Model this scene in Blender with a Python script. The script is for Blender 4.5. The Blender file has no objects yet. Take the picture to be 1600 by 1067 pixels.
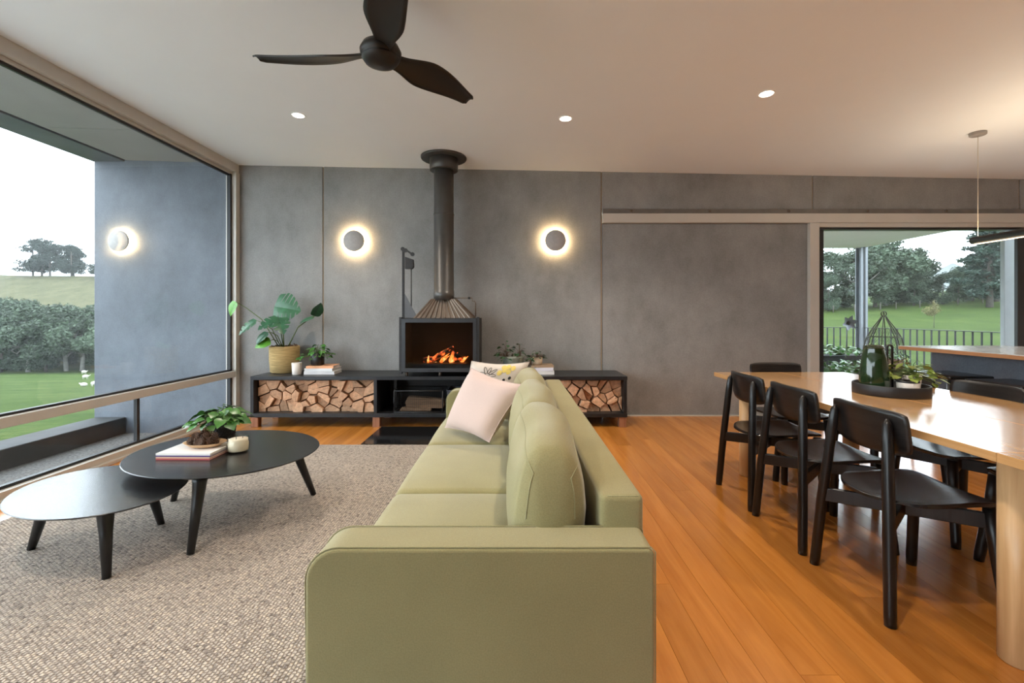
import bpy, bmesh, math, random
from mathutils import Vector, Matrix, noise as mnoise
SC = bpy.context.scene
COL = SC.collection
PI = math.pi
rnd = random.Random(7)

# ------------------------------------------------------------------ camera, sky, exposure
cam_d = bpy.data.cameras.new('camera'); cam = bpy.data.objects.new('camera', cam_d); COL.objects.link(cam)
cam.location = (0, 0, 1.2); cam.rotation_euler = (PI/2, 0, 0)
cam_d.sensor_width = 36; cam_d.lens = 16.0; cam_d.clip_start = .05; cam_d.clip_end = 2000
cam_d.shift_x = -3/1600; cam_d.shift_y = -41.5/1600
SC.camera = cam
SC.view_settings.view_transform = 'Standard'; SC.view_settings.look = 'None'
SC.view_settings.gamma = 1; SC.view_settings.use_curve_mapping = False
SC.view_settings.exposure = 1.14
w = bpy.data.worlds.new('overcast_sky'); SC.world = w; w.use_nodes = True
wb = w.node_tree.nodes['Background']
wb.inputs[0].default_value = (.82, .915, 1.0, 1); wb.inputs[1].default_value = 3.2   # even overcast
SKY = wb
SC.cycles.diffuse_bounces = 8
DOWN_W = 52.0        # watts of each ceiling downlight
DOWN_C = (1.0, .88, .74)

# ------------------------------------------------------------------ materials
def nt(name):
    m = bpy.data.materials.new(name); m.use_nodes = True
    t = m.node_tree
    return m, t, t.nodes['Principled BSDF'], t.nodes['Material Output']
def node(t, kind, **kw):
    n = t.nodes.new(kind)
    for k, v in kw.items():
        if k.startswith('i_'):
            key = k[2:]; key = int(key) if key.isdigit() else key
            n.inputs[key].default_value = v
        else: setattr(n, k, v)
    return n
def coords(t, kind, scale=(1, 1, 1), rot=(0, 0, 0)):
    mp = node(t, 'ShaderNodeMapping'); mp.inputs['Scale'].default_value = scale; mp.inputs['Rotation'].default_value = rot
    if kind == 'world':
        g = node(t, 'ShaderNodeNewGeometry'); t.links.new(g.outputs['Position'], mp.inputs[0])
    else:
        g = node(t, 'ShaderNodeTexCoord'); t.links.new(g.outputs['Object'], mp.inputs[0])
    return mp.outputs[0]
def ramp(t, fac, stops):
    r = node(t, 'ShaderNodeValToRGB'); e = r.color_ramp.elements
    while len(e) < len(stops): e.new(.5)
    for k, (p, c) in enumerate(stops): e[k].position = p; e[k].color = (*c, 1)
    t.links.new(fac, r.inputs[0]); return r.outputs[0]
def bump(t, b, h, strength=.2, dist=.01):
    n = node(t, 'ShaderNodeBump', i_Strength=strength, i_Distance=dist)
    t.links.new(h, n.inputs['Height']); t.links.new(n.outputs[0], b.inputs['Normal']); return n
def sc(c, k): return tuple(min(1, x*k) for x in c)
def mat(name, col, rough=.5, metal=0, var=.12, scale=8, stretch=(1, 1, 1), bmp=0, bdist=.004, space='object', spec=.5, detail=4, per_object=0, coat=0, trans=0):
    m, t, b, o = nt(name)
    v = coords(t, space, stretch)
    n = node(t, 'ShaderNodeTexNoise', i_Scale=scale, i_Detail=detail, i_Roughness=.6); t.links.new(v, n.inputs['Vector'])
    c = ramp(t, n.outputs['Fac'], [(.3, sc(col, 1-var)), (.7, sc(col, 1+var))])
    if per_object:
        oi = node(t, 'ShaderNodeObjectInfo'); mr = node(t, 'ShaderNodeMapRange', i_3=1-per_object, i_4=1+per_object)
        t.links.new(oi.outputs['Random'], mr.inputs[0])
        mx = node(t, 'ShaderNodeMix', data_type='RGBA', blend_type='MULTIPLY'); mx.inputs[0].default_value = 1
        t.links.new(c, mx.inputs[6]); t.links.new(mr.outputs[0], mx.inputs[7]); c = mx.outputs[2]
    t.links.new(c, b.inputs['Base Color'])
    b.inputs['Roughness'].default_value = rough; b.inputs['Metallic'].default_value = metal
    b.inputs['Specular IOR Level'].default_value = spec; b.inputs['Coat Weight'].default_value = coat
    b.inputs['Transmission Weight'].default_value = trans
    if bmp: bump(t, b, n.outputs['Fac'], bmp, bdist)
    return m
def emis(name, col, strength):
    m, t, b, o = nt(name)
    b.inputs['Base Color'].default_value = (*col, 1); b.inputs['Emission Color'].default_value = (*col, 1); b.inputs['Emission Strength'].default_value = strength
    return m
def concrete(name, col, warm=.0):
    m, t, b, o = nt(name)
    v = coords(t, 'world', (1, 1, 1))
    n1 = node(t, 'ShaderNodeTexNoise', i_Scale=1.3, i_Detail=6, i_Roughness=.66, i_Distortion=.2); t.links.new(v, n1.inputs['Vector'])
    v2 = coords(t, 'world', (3, 3, 1.7))
    n2 = node(t, 'ShaderNodeTexNoise', i_Scale=1.5, i_Detail=6, i_Roughness=.7); t.links.new(v2, n2.inputs['Vector'])
    n3 = node(t, 'ShaderNodeTexNoise', i_Scale=70, i_Detail=3); t.links.new(v, n3.inputs['Vector'])
    a = node(t, 'ShaderNodeMix', data_type='FLOAT'); a.inputs[0].default_value = .4
    t.links.new(n1.outputs['Fac'], a.inputs[2]); t.links.new(n2.outputs['Fac'], a.inputs[3])
    a2 = node(t, 'ShaderNodeMix', data_type='FLOAT'); a2.inputs[0].default_value = .22
    t.links.new(a.outputs[0], a2.inputs[2]); t.links.new(n3.outputs['Fac'], a2.inputs[3])
    c = ramp(t, a2.outputs[0], [(.33, sc(col, .66)), (.5, col), (.67, sc(col, 1.36))])
    t.links.new(c, b.inputs['Base Color']); b.inputs['Roughness'].default_value = .62
    bump(t, b, n3.outputs['Fac'], .12, .004)
    return m
def woodgrain(name, dark, light, axis='y', rough=.35, freq=30, space='object', per_object=.0, bmp=.1, spec=.5, coat=0):
    m, t, b, o = nt(name)
    st = {'x': (1.2, freq, freq), 'y': (freq, 1.2, freq), 'z': (freq, freq, 1.2)}[axis]
    v = coords(t, space, st)
    oi = node(t, 'ShaderNodeObjectInfo')
    ad = node(t, 'ShaderNodeVectorMath', operation='ADD'); ml = node(t, 'ShaderNodeMath', operation='MULTIPLY', i_1=37.0)
    t.links.new(oi.outputs['Random'], ml.inputs[0]); t.links.new(v, ad.inputs[0]); t.links.new(ml.outputs[0], ad.inputs[1])
    n = node(t, 'ShaderNodeTexNoise', i_Scale=1.0, i_Detail=5, i_Roughness=.62, i_Distortion=.6); t.links.new(ad.outputs[0], n.inputs['Vector'])
    c = ramp(t, n.outputs['Fac'], [(.32, dark), (.68, light)])
    if per_object:
        mr = node(t, 'ShaderNodeMapRange', i_3=1-per_object, i_4=1+per_object); t.links.new(oi.outputs['Random'], mr.inputs[0])
        mx = node(t, 'ShaderNodeMix', data_type='RGBA', blend_type='MULTIPLY'); mx.inputs[0].default_value = 1
        t.links.new(c, mx.inputs[6]); t.links.new(mr.outputs[0], mx.inputs[7]); c = mx.outputs[2]
    t.links.new(c, b.inputs['Base Color']); b.inputs['Roughness'].default_value = rough
    b.inputs['Specular IOR Level'].default_value = spec; b.inputs['Coat Weight'].default_value = coat; b.inputs['Coat Roughness'].default_value = .14
    if bmp: bump(t, b, n.outputs['Fac'], bmp, .002)
    return m
def fabric(name, col, thread=900, var=.14, rough=.9, sheen=.3):
    m, t, b, o = nt(name)
    v = coords(t, 'object')
    n = node(t, 'ShaderNodeTexNoise', i_Scale=260, i_Detail=2); t.links.new(v, n.inputs['Vector'])
    n2 = node(t, 'ShaderNodeTexNoise', i_Scale=5, i_Detail=4); t.links.new(v, n2.inputs['Vector'])
    a = node(t, 'ShaderNodeMix', data_type='FLOAT'); a.inputs[0].default_value = .35
    t.links.new(n.outputs['Fac'], a.inputs[2]); t.links.new(n2.outputs['Fac'], a.inputs[3])
    c = ramp(t, a.outputs[0], [(.3, sc(col, 1-var)), (.7, sc(col, 1+var))])
    t.links.new(c, b.inputs['Base Color']); b.inputs['Roughness'].default_value = rough
    b.inputs['Sheen Weight'].default_value = sheen; b.inputs['Specular IOR Level'].default_value = .2
    bump(t, b, n.outputs['Fac'], .35, .0015)
    return m
def glass(name, tint=(1, 1, 1), refl=1.0, rough=0):
    m = bpy.data.materials.new(name); m.use_nodes = True; t = m.node_tree; t.nodes.clear()
    o = node(t, 'ShaderNodeOutputMaterial'); tr = node(t, 'ShaderNodeBsdfTransparent'); tr.inputs[0].default_value = (*tint, 1)
    gl = node(t, 'ShaderNodeBsdfGlossy', i_Roughness=rough); fr = node(t, 'ShaderNodeLayerWeight', i_Blend=.5)
    p5 = node(t, 'ShaderNodeMath', operation='POWER', i_1=5.0); t.links.new(fr.outputs['Facing'], p5.inputs[0])        # Schlick, same on both faces
    ml = node(t, 'ShaderNodeMath', operation='MULTIPLY_ADD', i_1=.48*refl, i_2=.022*refl); t.links.new(p5.outputs[0], ml.inputs[0])
    mx = node(t, 'ShaderNodeMixShader'); t.links.new(ml.outputs[0], mx.inputs[0]); t.links.new(tr.outputs[0], mx.inputs[1]); t.links.new(gl.outputs[0], mx.inputs[2])
    t.links.new(mx.outputs[0], o.inputs[0]); return m

M = {}
M['concrete'] = concrete('board_concrete', (.25, .245, .24))
M['concrete_out'] = concrete('weathered_concrete', (.115, .13, .155))
M['soffit'] = mat('fibre_cement_soffit', (.30, .29, .285), .8, var=.06, scale=2, space='world')
M['ceiling'] = mat('ceiling_paint', (.84, .87, .91), .85, var=.01, scale=2, space='world')
M['wall'] = mat('white_wall_paint', (.72, .69, .65), .85, var=.01, scale=2, space='world')
M['alu'] = mat('champagne_aluminium', (.56, .525, .475), .4, .1, var=.03, scale=4)
M['gasket'] = mat('black_gasket', (.012, .013, .015), .5, var=.1)
M['black_alu'] = mat('black_aluminium', (.018, .019, .021), .4, var=.1)
M['glass'] = glass('window_glass', (.97, .985, .98), 1.0)
M['board'] = woodgrain('oiled_floor_timber', (.42, .15, .024), (.56, .225, .044), 'y', .18, 15, 'world', .13, .03, .9)
M['subfloor'] = mat('subfloor', (.05, .03, .02), .9)
M['blacksteel'] = mat('blackened_steel', (.022, .023, .026), .38, .3, var=.25, scale=6, bmp=.05)
M['castiron'] = mat('cast_iron', (.03, .03, .032), .55, .4, var=.2, scale=40, bmp=.1)
M['rawsteel'] = mat('raw_bronzed_steel', (.17, .13, .10), .45, .55, var=.2, scale=5)
M['redwood'] = woodgrain('red_timber_block', (.22, .08, .035), (.38, .17, .09), 'z', .5)
M['oak'] = woodgrain('pale_oak', (.50, .27, .105), (.62, .37, .165), 'y', .18, 18, 'object', 0, .02, .9, .7)
M['oak_leg'] = woodgrain('pale_oak_leg', (.52, .31, .14), (.68, .45, .23), 'z', .35, 22, 'object', .04, .04)
M['blackwood'] = woodgrain('black_stained_ash', (.003, .003, .0035), (.017, .0155, .0155), 'y', .34, 40, 'object', 0, .4)
M['blackwood_x'] = woodgrain('black_stained_ash_seat', (.006, .006, .007), (.020, .020, .021), 'x', .26, 40, 'object', 0, .2, .7)
M['blackwood_z'] = woodgrain('black_stained_ash_leg', (.004, .004, .005), (.012, .0115, .012), 'z', .34, 45, 'object', 0, .25)
M['railwood'] = M['blackwood_z']
M['sofa'] = fabric('sage_green_weave', (.295, .262, .125))
M['seam'] = fabric('green_seam_piping', (.31, .29, .15))
M['pink'] = fabric('blush_linen', (.62, .465, .41), var=.06)
M['cream'] = fabric('cream_cotton', (.66, .59, .52), var=.05)
M['ink'] = mat('black_print', (.02, .02, .02), .8); M['yellow'] = mat('yellow_print', (.75, .58, .15), .8)
M['fan'] = mat('bronze_black_fan', (.016, .0125, .011), .42, .2, var=.1)
M['lampgrey'] = mat('concrete_lamp_disc', (.42, .40, .39), .8, var=.08, scale=30)
M['basket'] = mat('woven_seagrass', (.42, .29, .12), .9, var=.35, scale=9, stretch=(1, 1, 14), bmp=.6, bdist=.01)
M['soil'] = mat('bark_mulch', (.10, .055, .035), .95, var=.5, scale=60, bmp=.8, bdist=.01)
M['monstera'] = mat('monstera_leaf', (.035, .115, .055), .32, var=.3, scale=12, per_object=.35)
M['leafbright'] = mat('bright_leaf', (.10, .30, .03), .4, var=.2, scale=12)
M['leaf'] = mat('glossy_leaf', (.055, .17, .03), .35, var=.3, scale=30, per_object=.4)
M['jade'] = mat('jade_leaf', (.20, .26, .045), .38, var=.25, scale=30, per_object=.35)
M['darkleaf'] = mat('dark_small_leaf', (.03, .085, .03), .4, var=.3, scale=30, per_object=.4)
M['stem'] = mat('green_stem', (.10, .15, .04), .5); M['brownstem'] = mat('brown_stem', (.12, .07, .04), .7)
M['ceramic_w'] = mat('white_ceramic', (.72, .66, .60), .4, var=.05); M['ceramic_b'] = mat('black_ceramic', (.018, .018, .02), .45, var=.1)
M['ceramic_g'] = mat('celadon_glazed_pot', (.20, .22, .18), .4, var=.3, scale=6)
M['sandpot'] = mat('sand_stripe_pot', (.60, .46, .32), .8, var=.25, scale=3, stretch=(1, 1, 30))
M['greenglaze'] = mat('dark_green_glaze', (.013, .034, .011), .12, var=.5, scale=5, coat=.6, bmp=.15, bdist=.01)
M['wax'] = mat('cream_wax', (.80, .70, .56), .5, var=.03); M['jar'] = glass('clear_jar_glass', (.96, .97, .95), 1.2)
M['paper'] = mat('paper_edges', (.74, .71, .66), .9, var=.15, scale=3, stretch=(1, 1, 120))
M['smoke_glass'] = glass('smoky_fire_glass', (.62, .64, .66), 1.3, .02)
M['pinecone'] = mat('pinecone_brown', (.10, .055, .035), .8, var=.5, scale=60)
M['bowlwood'] = woodgrain('bowl_wood', (.50, .30, .15), (.68, .46, .27), 'x', .5)
M['logend'] = mat('split_log_wood', (.55, .33, .20), .85, var=.3, scale=26, stretch=(1, .15, 1), bmp=.6, bdist=.01, per_object=.28, detail=6)
M['ash'] = mat('weathered_log', (.16, .10, .06), .9, var=.4, scale=12, stretch=(.2, 1, 1), bmp=.5)
M['wire'] = mat('dark_wire', (.02, .02, .02), .5, .5)
M['grey_plastic'] = mat('slate_plastic_tub', (.05, .055, .075), .5)
M['galv'] = mat('galvanised_post', (.25, .27, .30), .5, .3, var=.12, scale=5)
M['rail'] = mat('dark_bronze_rail', (.045, .05, .055), .45, .2)
M['deck'] = woodgrain('pale_bounce_deck', (.40, .38, .35), (.52, .50, .47), 'x', .6)  # deck made pale to bounce daylight up onto the ceiling
M['gravel'] = mat('gravel', (.16, .155, .15), .95, var=.6, scale=40, bmp=1, bdist=.02, space='world')
M['upstand'] = mat('charcoal_render', (.045, .047, .05), .8, var=.25, scale=3, space='world', bmp=.1)
M['wool'] = mat('sheep_wool', (.45, .43, .38), .95, var=.1, scale=20, bmp=.6, bdist=.02)
M['bark'] = mat('tree_bark', (.08, .07, .06), .9, var=.3, scale=4); M['palebark'] = mat('gum_bark', (.20, .19, .175), .9, var=.25, scale=3)
M['gum'] = mat('gum_foliage', (.05, .075, .045), .8, var=.4, scale=.7, space='world', per_object=.25)
M['pine'] = mat('pine_foliage', (.026, .05, .036), .8, var=.35, scale=.8, space='world', per_object=.2)
M['cypress'] = mat('cypress_foliage', (.026, .04, .032), .85, var=.3, scale=.5, space='world')
M['sapling'] = mat('russet_sapling_foliage', (.14, .13, .055), .8, var=.4, scale=2, space='world')
M['hill'] = mat('far_hill_bush', (.08, .10, .10), .95, var=.15, scale=.02, space='world')

# ------------------------------------------------------------------ mesh builder and object helpers
class MB:
    def __init__(s): s.v = []; s.f = []; s.sm = []
    def add(s, vs, fs, smooth=False):
        o = len(s.v); s.v += [tuple(p) for p in vs]; s.f += [tuple(i+o for i in f) for f in fs]; s.sm += [smooth]*len(fs); return s
    def box(s, x0, x1, y0, y1, z0, z1):
        return s.add([(x0, y0, z0), (x1, y0, z0), (x1, y1, z0), (x0, y1, z0), (x0, y0, z1), (x1, y0, z1), (x1, y1, z1), (x0, y1, z1)],
                     [(0, 3, 2, 1), (4, 5, 6, 7), (0, 1, 5, 4), (1, 2, 6, 5), (2, 3, 7, 6), (3, 0, 4, 7)])
    def bar(s, a, b, wd, ht):
        a = Vector(a); b = Vector(b); d = (b-a).normalized(); sd = d.cross(Vector((0, 0, 1)))
        sd = sd.normalized() if sd.length > 1e-4 else Vector((1, 0, 0)); up = sd.cross(d).normalized()
        vs = []
        for p in (a, b):
            for i, j in ((-1, -1), (1, -1), (1, 1), (-1, 1)): vs.append(p+sd*(i*wd/2)+up*(j*ht/2))
        return s.add(vs, [(3, 2, 1, 0), (4, 5, 6, 7), (0, 1, 5, 4), (1, 2, 6, 5), (2, 3, 7, 6), (3, 0, 4, 7)])
    def tube(s, pts, rad, n=10, cap=True, smooth=True):
        pts = [Vector(p) for p in pts]; rad = rad if isinstance(rad, (list, tuple)) else [rad]*len(pts)
        vs = []; prev = None
        for i, p in enumerate(pts):
            d = (pts[min(i+1, len(pts)-1)]-pts[max(i-1, 0)]).normalized()
            if prev is None: ref = Vector((1, 0, 0)) if abs(d.x) < .8 else Vector((0, 1, 0))
            else: ref = prev
            u = (ref-d*ref.dot(d)).normalized(); prev = u; q = d.cross(u)
            for k in range(n):
                a = 2*PI*k/n; vs.append(p+(u*math.cos(a)+q*math.sin(a))*rad[i])
        fs = [(i*n+k, i*n+(k+1) % n, (i+1)*n+(k+1) % n, (i+1)*n+k) for i in range(len(pts)-1) for k in range(n)]
        s.add(vs, fs, smooth)
        if cap:
            o = len(s.v)-len(vs); s.f += [tuple(o+k for k in reversed(range(n))), tuple(o+(len(pts)-1)*n+k for k in range(n))]; s.sm += [False, False]
        return s
    def lathe(s, prof, c=(0, 0, 0), n=28, smooth=True, sx=1, sy=1):
        vs = [(c[0]+r*math.cos(2*PI*k/n)*sx, c[1]+r*math.sin(2*PI*k/n)*sy, c[2]+z) for r, z in prof for k in range(n)]
        fs = [(i*n+k, i*n+(k+1) % n, (i+1)*n+(k+1) % n, (i+1)*n+k) for i in range(len(prof)-1) for k in range(n)]
        s.add(vs, fs, smooth); o = len(s.v)-len(vs)
        if prof[0][0] > 1e-5: s.f.append(tuple(o+k for k in reversed(range(n)))); s.sm.append(False)
        if prof[-1][0] > 1e-5: s.f.append(tuple(o+(len(prof)-1)*n+k for k in range(n))); s.sm.append(False)
        return s
    def prism(s, poly, y0, y1):                    # polygon in x,z extruded along y
        n = len(poly); vs = [(x, y0, z) for x, z in poly]+[(x, y1, z) for x, z in poly]
        fs = [tuple(range(n)), tuple(reversed(range(n, 2*n)))]+[(i, i+n, (i+1) % n+n, (i+1) % n) for i in range(n)]
        return s.add(vs, fs)
    def slab(s, poly, z0, z1):                      # polygon in x,y extruded along z
        n = len(poly); vs = [(x, y, z0) for x, y in poly]+[(x, y, z1) for x, y in poly]
        fs = [tuple(reversed(range(n))), tuple(range(n, 2*n))]+[(i, (i+1) % n, (i+1) % n+n, i+n) for i in range(n)]
        return s.add(vs, fs)
    def sheet(s, fn, nu, nv, th, smooth=True):      # thick surface from fn(u,v), u,v in -1..1
        P = [[Vector(fn(-1+2*i/nu, -1+2*j/nv)) for j in range(nv+1)] for i in range(nu+1)]
        A = []; B = []
        for i in range(nu+1):
            for j in range(nv+1):
                du = P[min(i+1, nu)][j]-P[max(i-1, 0)][j]; dv = P[i][min(j+1, nv)]-P[i][max(j-1, 0)]
                nn = du.cross(dv); nn = nn.normalized() if nn.length > 1e-9 else Vector((0, 0, 1))
                A.append(P[i][j]+nn*th/2); B.append(P[i][j]-nn*th/2)
        W = nv+1; N = len(A)
        fs = [(i*W+j, (i+1)*W+j, (i+1)*W+j+1, i*W+j+1) for i in range(nu) for j in range(nv)]
        fs += [(N+i*W+j, N+i*W+j+1, N+(i+1)*W+j+1, N+(i+1)*W+j) for i in range(nu) for j in range(nv)]
        s.add(A+B, fs, smooth); o = len(s.v)-2*N; e = []
        for i in range(nu): e += [(i*W, N+i*W, N+(i+1)*W, (i+1)*W), (i*W+nv, (i+1)*W+nv, N+(i+1)*W+nv, N+i*W+nv)]
        for j in range(nv): e += [(j, j+1, N+j+1, N+j), (nu*W+j, N+nu*W+j, N+nu*W+j+1, nu*W+j+1)]
        s.f += [tuple(o+k for k in q) for q in e]; s.sm += [False]*len(e); return s
    def rbox(s, x0, x1, y0, y1, z0, z1, r, n=10, crown=(0, 0, 0), bulge=0):
        # rounded, optionally crowned box: crown swells the middle of the x, y and z faces
        c = Vector(((x0+x1)/2, (y0+y1)/2, (z0+z1)/2)); h = Vector(((x1-x0)/2, (y1-y0)/2, (z1-z0)/2))
        r = min(r, *h); inn = Vector((h.x-r, h.y-r, h.z-r)); vs = {}; V = []; F = []
        def ax(k, hh):                          # denser samples near the rounded ends
            t = -1+2*k/n; m = max(0, 1-1.0*r/hh); q = n//4
            if k <= q: return -1+(1-m)*k/q
            if k >= n-q: return 1-(1-m)*(n-k)/q
            return -m+2*m*(k-q)/(n-2*q)
        def vert(i, j, k):
            key = (i, j, k)
            if key in vs: return vs[key]
            u = Vector((ax(i, h.x), ax(j, h.y), ax(k, h.z))); p = Vector((u.x*h.x, u.y*h.y, u.z*h.z))
            q = Vector([max(-inn[a], min(inn[a], p[a])) for a in range(3)]); d = p-q
            p2 = q+(d.normalized()*r if d.length > 1e-6 else Vector())
            w_ = [1-x*x for x in (p2.x/h.x, p2.y/h.y, p2.z/h.z)]; w_ = [max(0, x) for x in w_]
            p2.x += crown[0]*u.x*w_[1]*w_[2]; p2.y += crown[1]*u.y*w_[0]*w_[2]; p2.z += crown[2]*u.z*w_[0]*w_[1]
            vs[key] = len(V); V.append(p2+c); return vs[key]
        for a in range(n):
            for b in range(n):
                F.append((vert(a, b, 0), vert(a, b+1, 0), vert(a+1, b+1, 0), vert(a+1, b, 0)))
                F.append((vert(a, b, n), vert(a+1, b, n), vert(a+1, b+1, n), vert(a, b+1, n)))
                F.append((vert(a, 0, b), vert(a+1, 0, b), vert(a+1, 0, b+1), vert(a, 0, b+1)))
                F.append((vert(a, n, b), vert(a, n, b+1), vert(a+1, n, b+1), vert(a+1, n, b)))
                F.append((vert(0, a, b), vert(0, a, b+1), vert(0, a+1, b+1), vert(0, a+1, b)))
                F.append((vert(n, a, b), vert(n, a+1, b), vert(n, a+1, b+1), vert(n, a, b+1)))
        return s.add(V, F, True)
    def mesh(s, name, m, off=(0, 0, 0), bevel=0, seg=2):
        me = bpy.data.meshes.new(name)
        me.from_pydata([(x-off[0], y-off[1], z-off[2]) for x, y, z in s.v], [], s.f)
        me.polygons.foreach_set('use_smooth', s.sm)
        if bevel:
            bm = bmesh.new(); bm.from_mesh(me); bmesh.ops.bevel(bm, geom=bm.edges[:], offset=bevel, segments=seg, affect='EDGES', profile=.5, clamp_overlap=True); bm.to_mesh(me); bm.free()
        me.materials.append(m); me.update(); return me
    def build(s, name, m, parent=None, origin=None, bevel=0, seg=2):
        off = wloc(parent) if parent else Vector(origin or (0, 0, 0))
        me = s.mesh(name, m, off, bevel, seg)
        o = bpy.data.objects.new(name, me); COL.objects.link(o)
        if parent: o.parent = parent
        else: o.location = off
        return o
def wloc(o):
    v = Vector(o.location)
    while o.parent: o = o.parent; v += Vector(o.location)
    return v
def tag(o, label=None, cat=None, group=None, kind=None):
    if label: o['label'] = label
    if cat: o['category'] = cat
    if group: o['group'] = group
    if kind: o['kind'] = kind
    return o
def thing(name, loc, label=None, cat=None, group=None, kind=None):
    o = bpy.data.objects.new(name, None); COL.objects.link(o); o.location = loc; o.empty_display_size = .1
    return tag(o, label, cat, group, kind)
def place(me, name, parent, loc, rot=(0, 0, 0), scl=(1, 1, 1)):     # a part that shares mesh data
    o = bpy.data.objects.new(name, me); COL.objects.link(o)
    if parent: o.parent = parent; o.location = Vector(loc)-wloc(parent)
    else: o.location = loc
    o.rotation_euler = rot; o.scale = scl; return o
def copy_tree(o, parent=None):
    c = o.copy(); COL.objects.link(c); c.parent = parent
    for ch in list(o.children): copy_tree(ch, c)
    return c
def light(name, kind, parent, loc, power, col, **kw):
    d = bpy.data.lights.new(name, kind); d.energy = power; d.color = col
    for k, v in kw.items(): setattr(d, k, v)
    o = bpy.data.objects.new(name, d); COL.objects.link(o); o.parent = parent; o.location = Vector(loc)-wloc(parent); return o
def S(name, bm, m, parent=None, bevel=0, label=None, origin=None):
    o = bm.build(name, m, parent, origin, bevel)
    if parent is None: o['kind'] = 'structure'
    if label: o['label'] = label
    return o

# ------------------------------------------------------------------ room shell
XL, XR, YB, YF = -3.27, 7.6, 5.40, -3.6
def ceil_z(x): return 2.977-.018*(x-XL)
floor = S('floor', MB().box(XL, XR, YF, YB+.02, -.30, -.022), M['subfloor'], label='orange oiled timber floor of long boards')
unit = MB().box(0, 1, 0, 1, -.02, 0).mesh('floorboard', M['board'])
x = XL+.0; bw = .128; k = 0
while x < XR-.01:
    y = YF-rnd.random()*2.5; xe = min(x+bw, XR)
    while y < YB:
        L = 2.4+rnd.random()*2.6; y0 = max(y, YF); y1 = min(y+L, YB)
        if y1-y0 > .02: place(unit, 'floorboard', floor, (x+.0006, y0+.0006, 0), (0, 0, 0), (xe-x-.0012, y1-y0-.0012, 1))
        y += L
    x += bw
ce = MB(); n = 1
ce.prism([(XL-.12, ceil_z(XL-.12)), (XR, ceil_z(XR)), (XR, ceil_z(XR)+.2), (XL-.12, ceil_z(XL-.12)+.2)], YF, YB+.18)
S('ceiling', ce, M['ceiling'], label='smooth pale ceiling sloping gently down to the right')

wb_ = thing('wall_back', (0, YB, 0), kind='structure'); wb_['label'] = 'grey concrete panel wall behind the wood heater'
def panel(x0, x1, z0, z1=None, y=YB, name='concrete_panel', m='concrete', par=wb_, d=.14):
    zt = [(x1, z1), (x0, z1)] if z1 is not None else [(x1, ceil_z(x1)), (x0, ceil_z(x0))]
    return MB().prism([(x0, z0), (x1, z0)]+zt, y, y+d).build(name, M[m], par, bevel=.004, seg=1)
J = .007
panel(XL-.0, -2.263-J, 0); panel(-2.263+J, 1.04-J, 0); panel(1.04+J, 3.546-J, 2.45); panel(3.546+J, 6.0-J, 2.45); panel(6.0+J, XR, 2.45)
panel(7.0, XR, 0, 2.45)
for xj, z0 in ((-2.263, 0), (1.04, 0), (3.546, 2.45), (6.0, 2.45)):
    MB().box(xj-J, xj+J, YB+.012, YB+.06, z0, ceil_z(xj)-.002).build('joint_sealant', mat('sealant', (.34, .27, .19), .8), wb_)
S('steel_angle', MB().box(1.05, XR, YB-.03, YB+.02, 2.395, 2.45), mat('grey_steel', (.17, .155, .14), .5, .3), wb_, .003)
bolt = MB().lathe([(.016, 0), (.016, .008), (.0, .012)], n=10).mesh('bolt', M['rawsteel'])
for i in range(7): place(bolt, 'bolt', wb_, (1.38+i*.93, YB-.03, 2.425), (PI/2, 0, 0))
S('door_head_channel', MB().box(1.05, XR, YB-.045, YB+.10, 2.287, 2.395), M['alu'], wb_, .003)
S('sliding_concrete_panel', MB().box(1.055, 3.49, YB+.012, YB+.10, .012, 2.283), M['concrete'], wb_, .003)
S('floor_channel', MB().box(1.055, 3.49, YB-.012, YB+.02, 0, .012), M['alu'], wb_)
S('wall_outside', MB().prism([(-4.98, -1.6), (XL-.1, -1.6), (XL-.1, ceil_z(XL)+.1), (-4.98, 3.12)], YB, YB+.3), M['concrete_out'], bevel=.006, label='blue grey weathered concrete blade wall outside the window')
S('wall_right', MB().box(XR, XR+.15, YF, YB, 0, 3.0), M['wall'])
S('bounce_slab', MB().box(-14, XL-.1, YF-3, 2.3, -.45, -.18), mat('pale_bounce', (.58, .565, .54), .8, var=.08, scale=3, space='world'), label='unseen pale slab added outside the window to bounce daylight onto the ceiling')  # added unseen slab, pale so skylight bounces onto the ceiling
S('wall_rear', MB().box(XL, XR, YF-.15, YF, 0, 3.1), woodgrain('dimming_brown', (.16, .09, .05), (.26, .15, .085), 'z', .5, 12, 'world'))  # unseen rear wall; dark brown invented to dim the bounce on the sofa arm

# window wall on the left -------------------------------------------------
w1 = thing('window_1', (XL, 1.0, 0), kind='structure'); w1['label'] = 'tall fixed window wall in champagne frame with low panes below'
WX0, WX1 = XL-.10, XL+.0
def wf(name, bm, m='alu', bev=.004): return bm.build(name, M[m], w1, bevel=bev)
wf('head_frame', MB().box(WX0, WX1+.01, YF, YB, 2.875, ceil_z(XL)))
wf('head_bead', MB().box(WX0+.02, WX1-.03, YF, YB-.05, 2.845, 2.875))
wf('head_gasket', MB().box(WX0+.03, WX1-.045, YF, YB-.05, 2.822, 2.845), 'gasket', 0)
wf('jamb_frame', MB().box(WX0, WX1+.02, YB-.075, YB-.002, 0, 2.875))
wf('jamb_gasket', MB().box(WX0+.03, WX1-.03, YB-.105, YB-.075, .09, 2.845), 'gasket', 0)
wf('transom_frame', MB().box(WX0, WX1+.015, YF, YB-.075, .475, .545))
wf('transom_gasket', MB().box(WX0+.03, WX1-.03, YF, YB-.075, .545, .562), 'gasket', 0)
wf('sill_frame', MB().box(WX0, WX1+.02, YF, YB-.075, 0, .075))
wf('sill_bead', MB().box(WX0, WX1+.05, YF, YB-.075, 0, .028))
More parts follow.
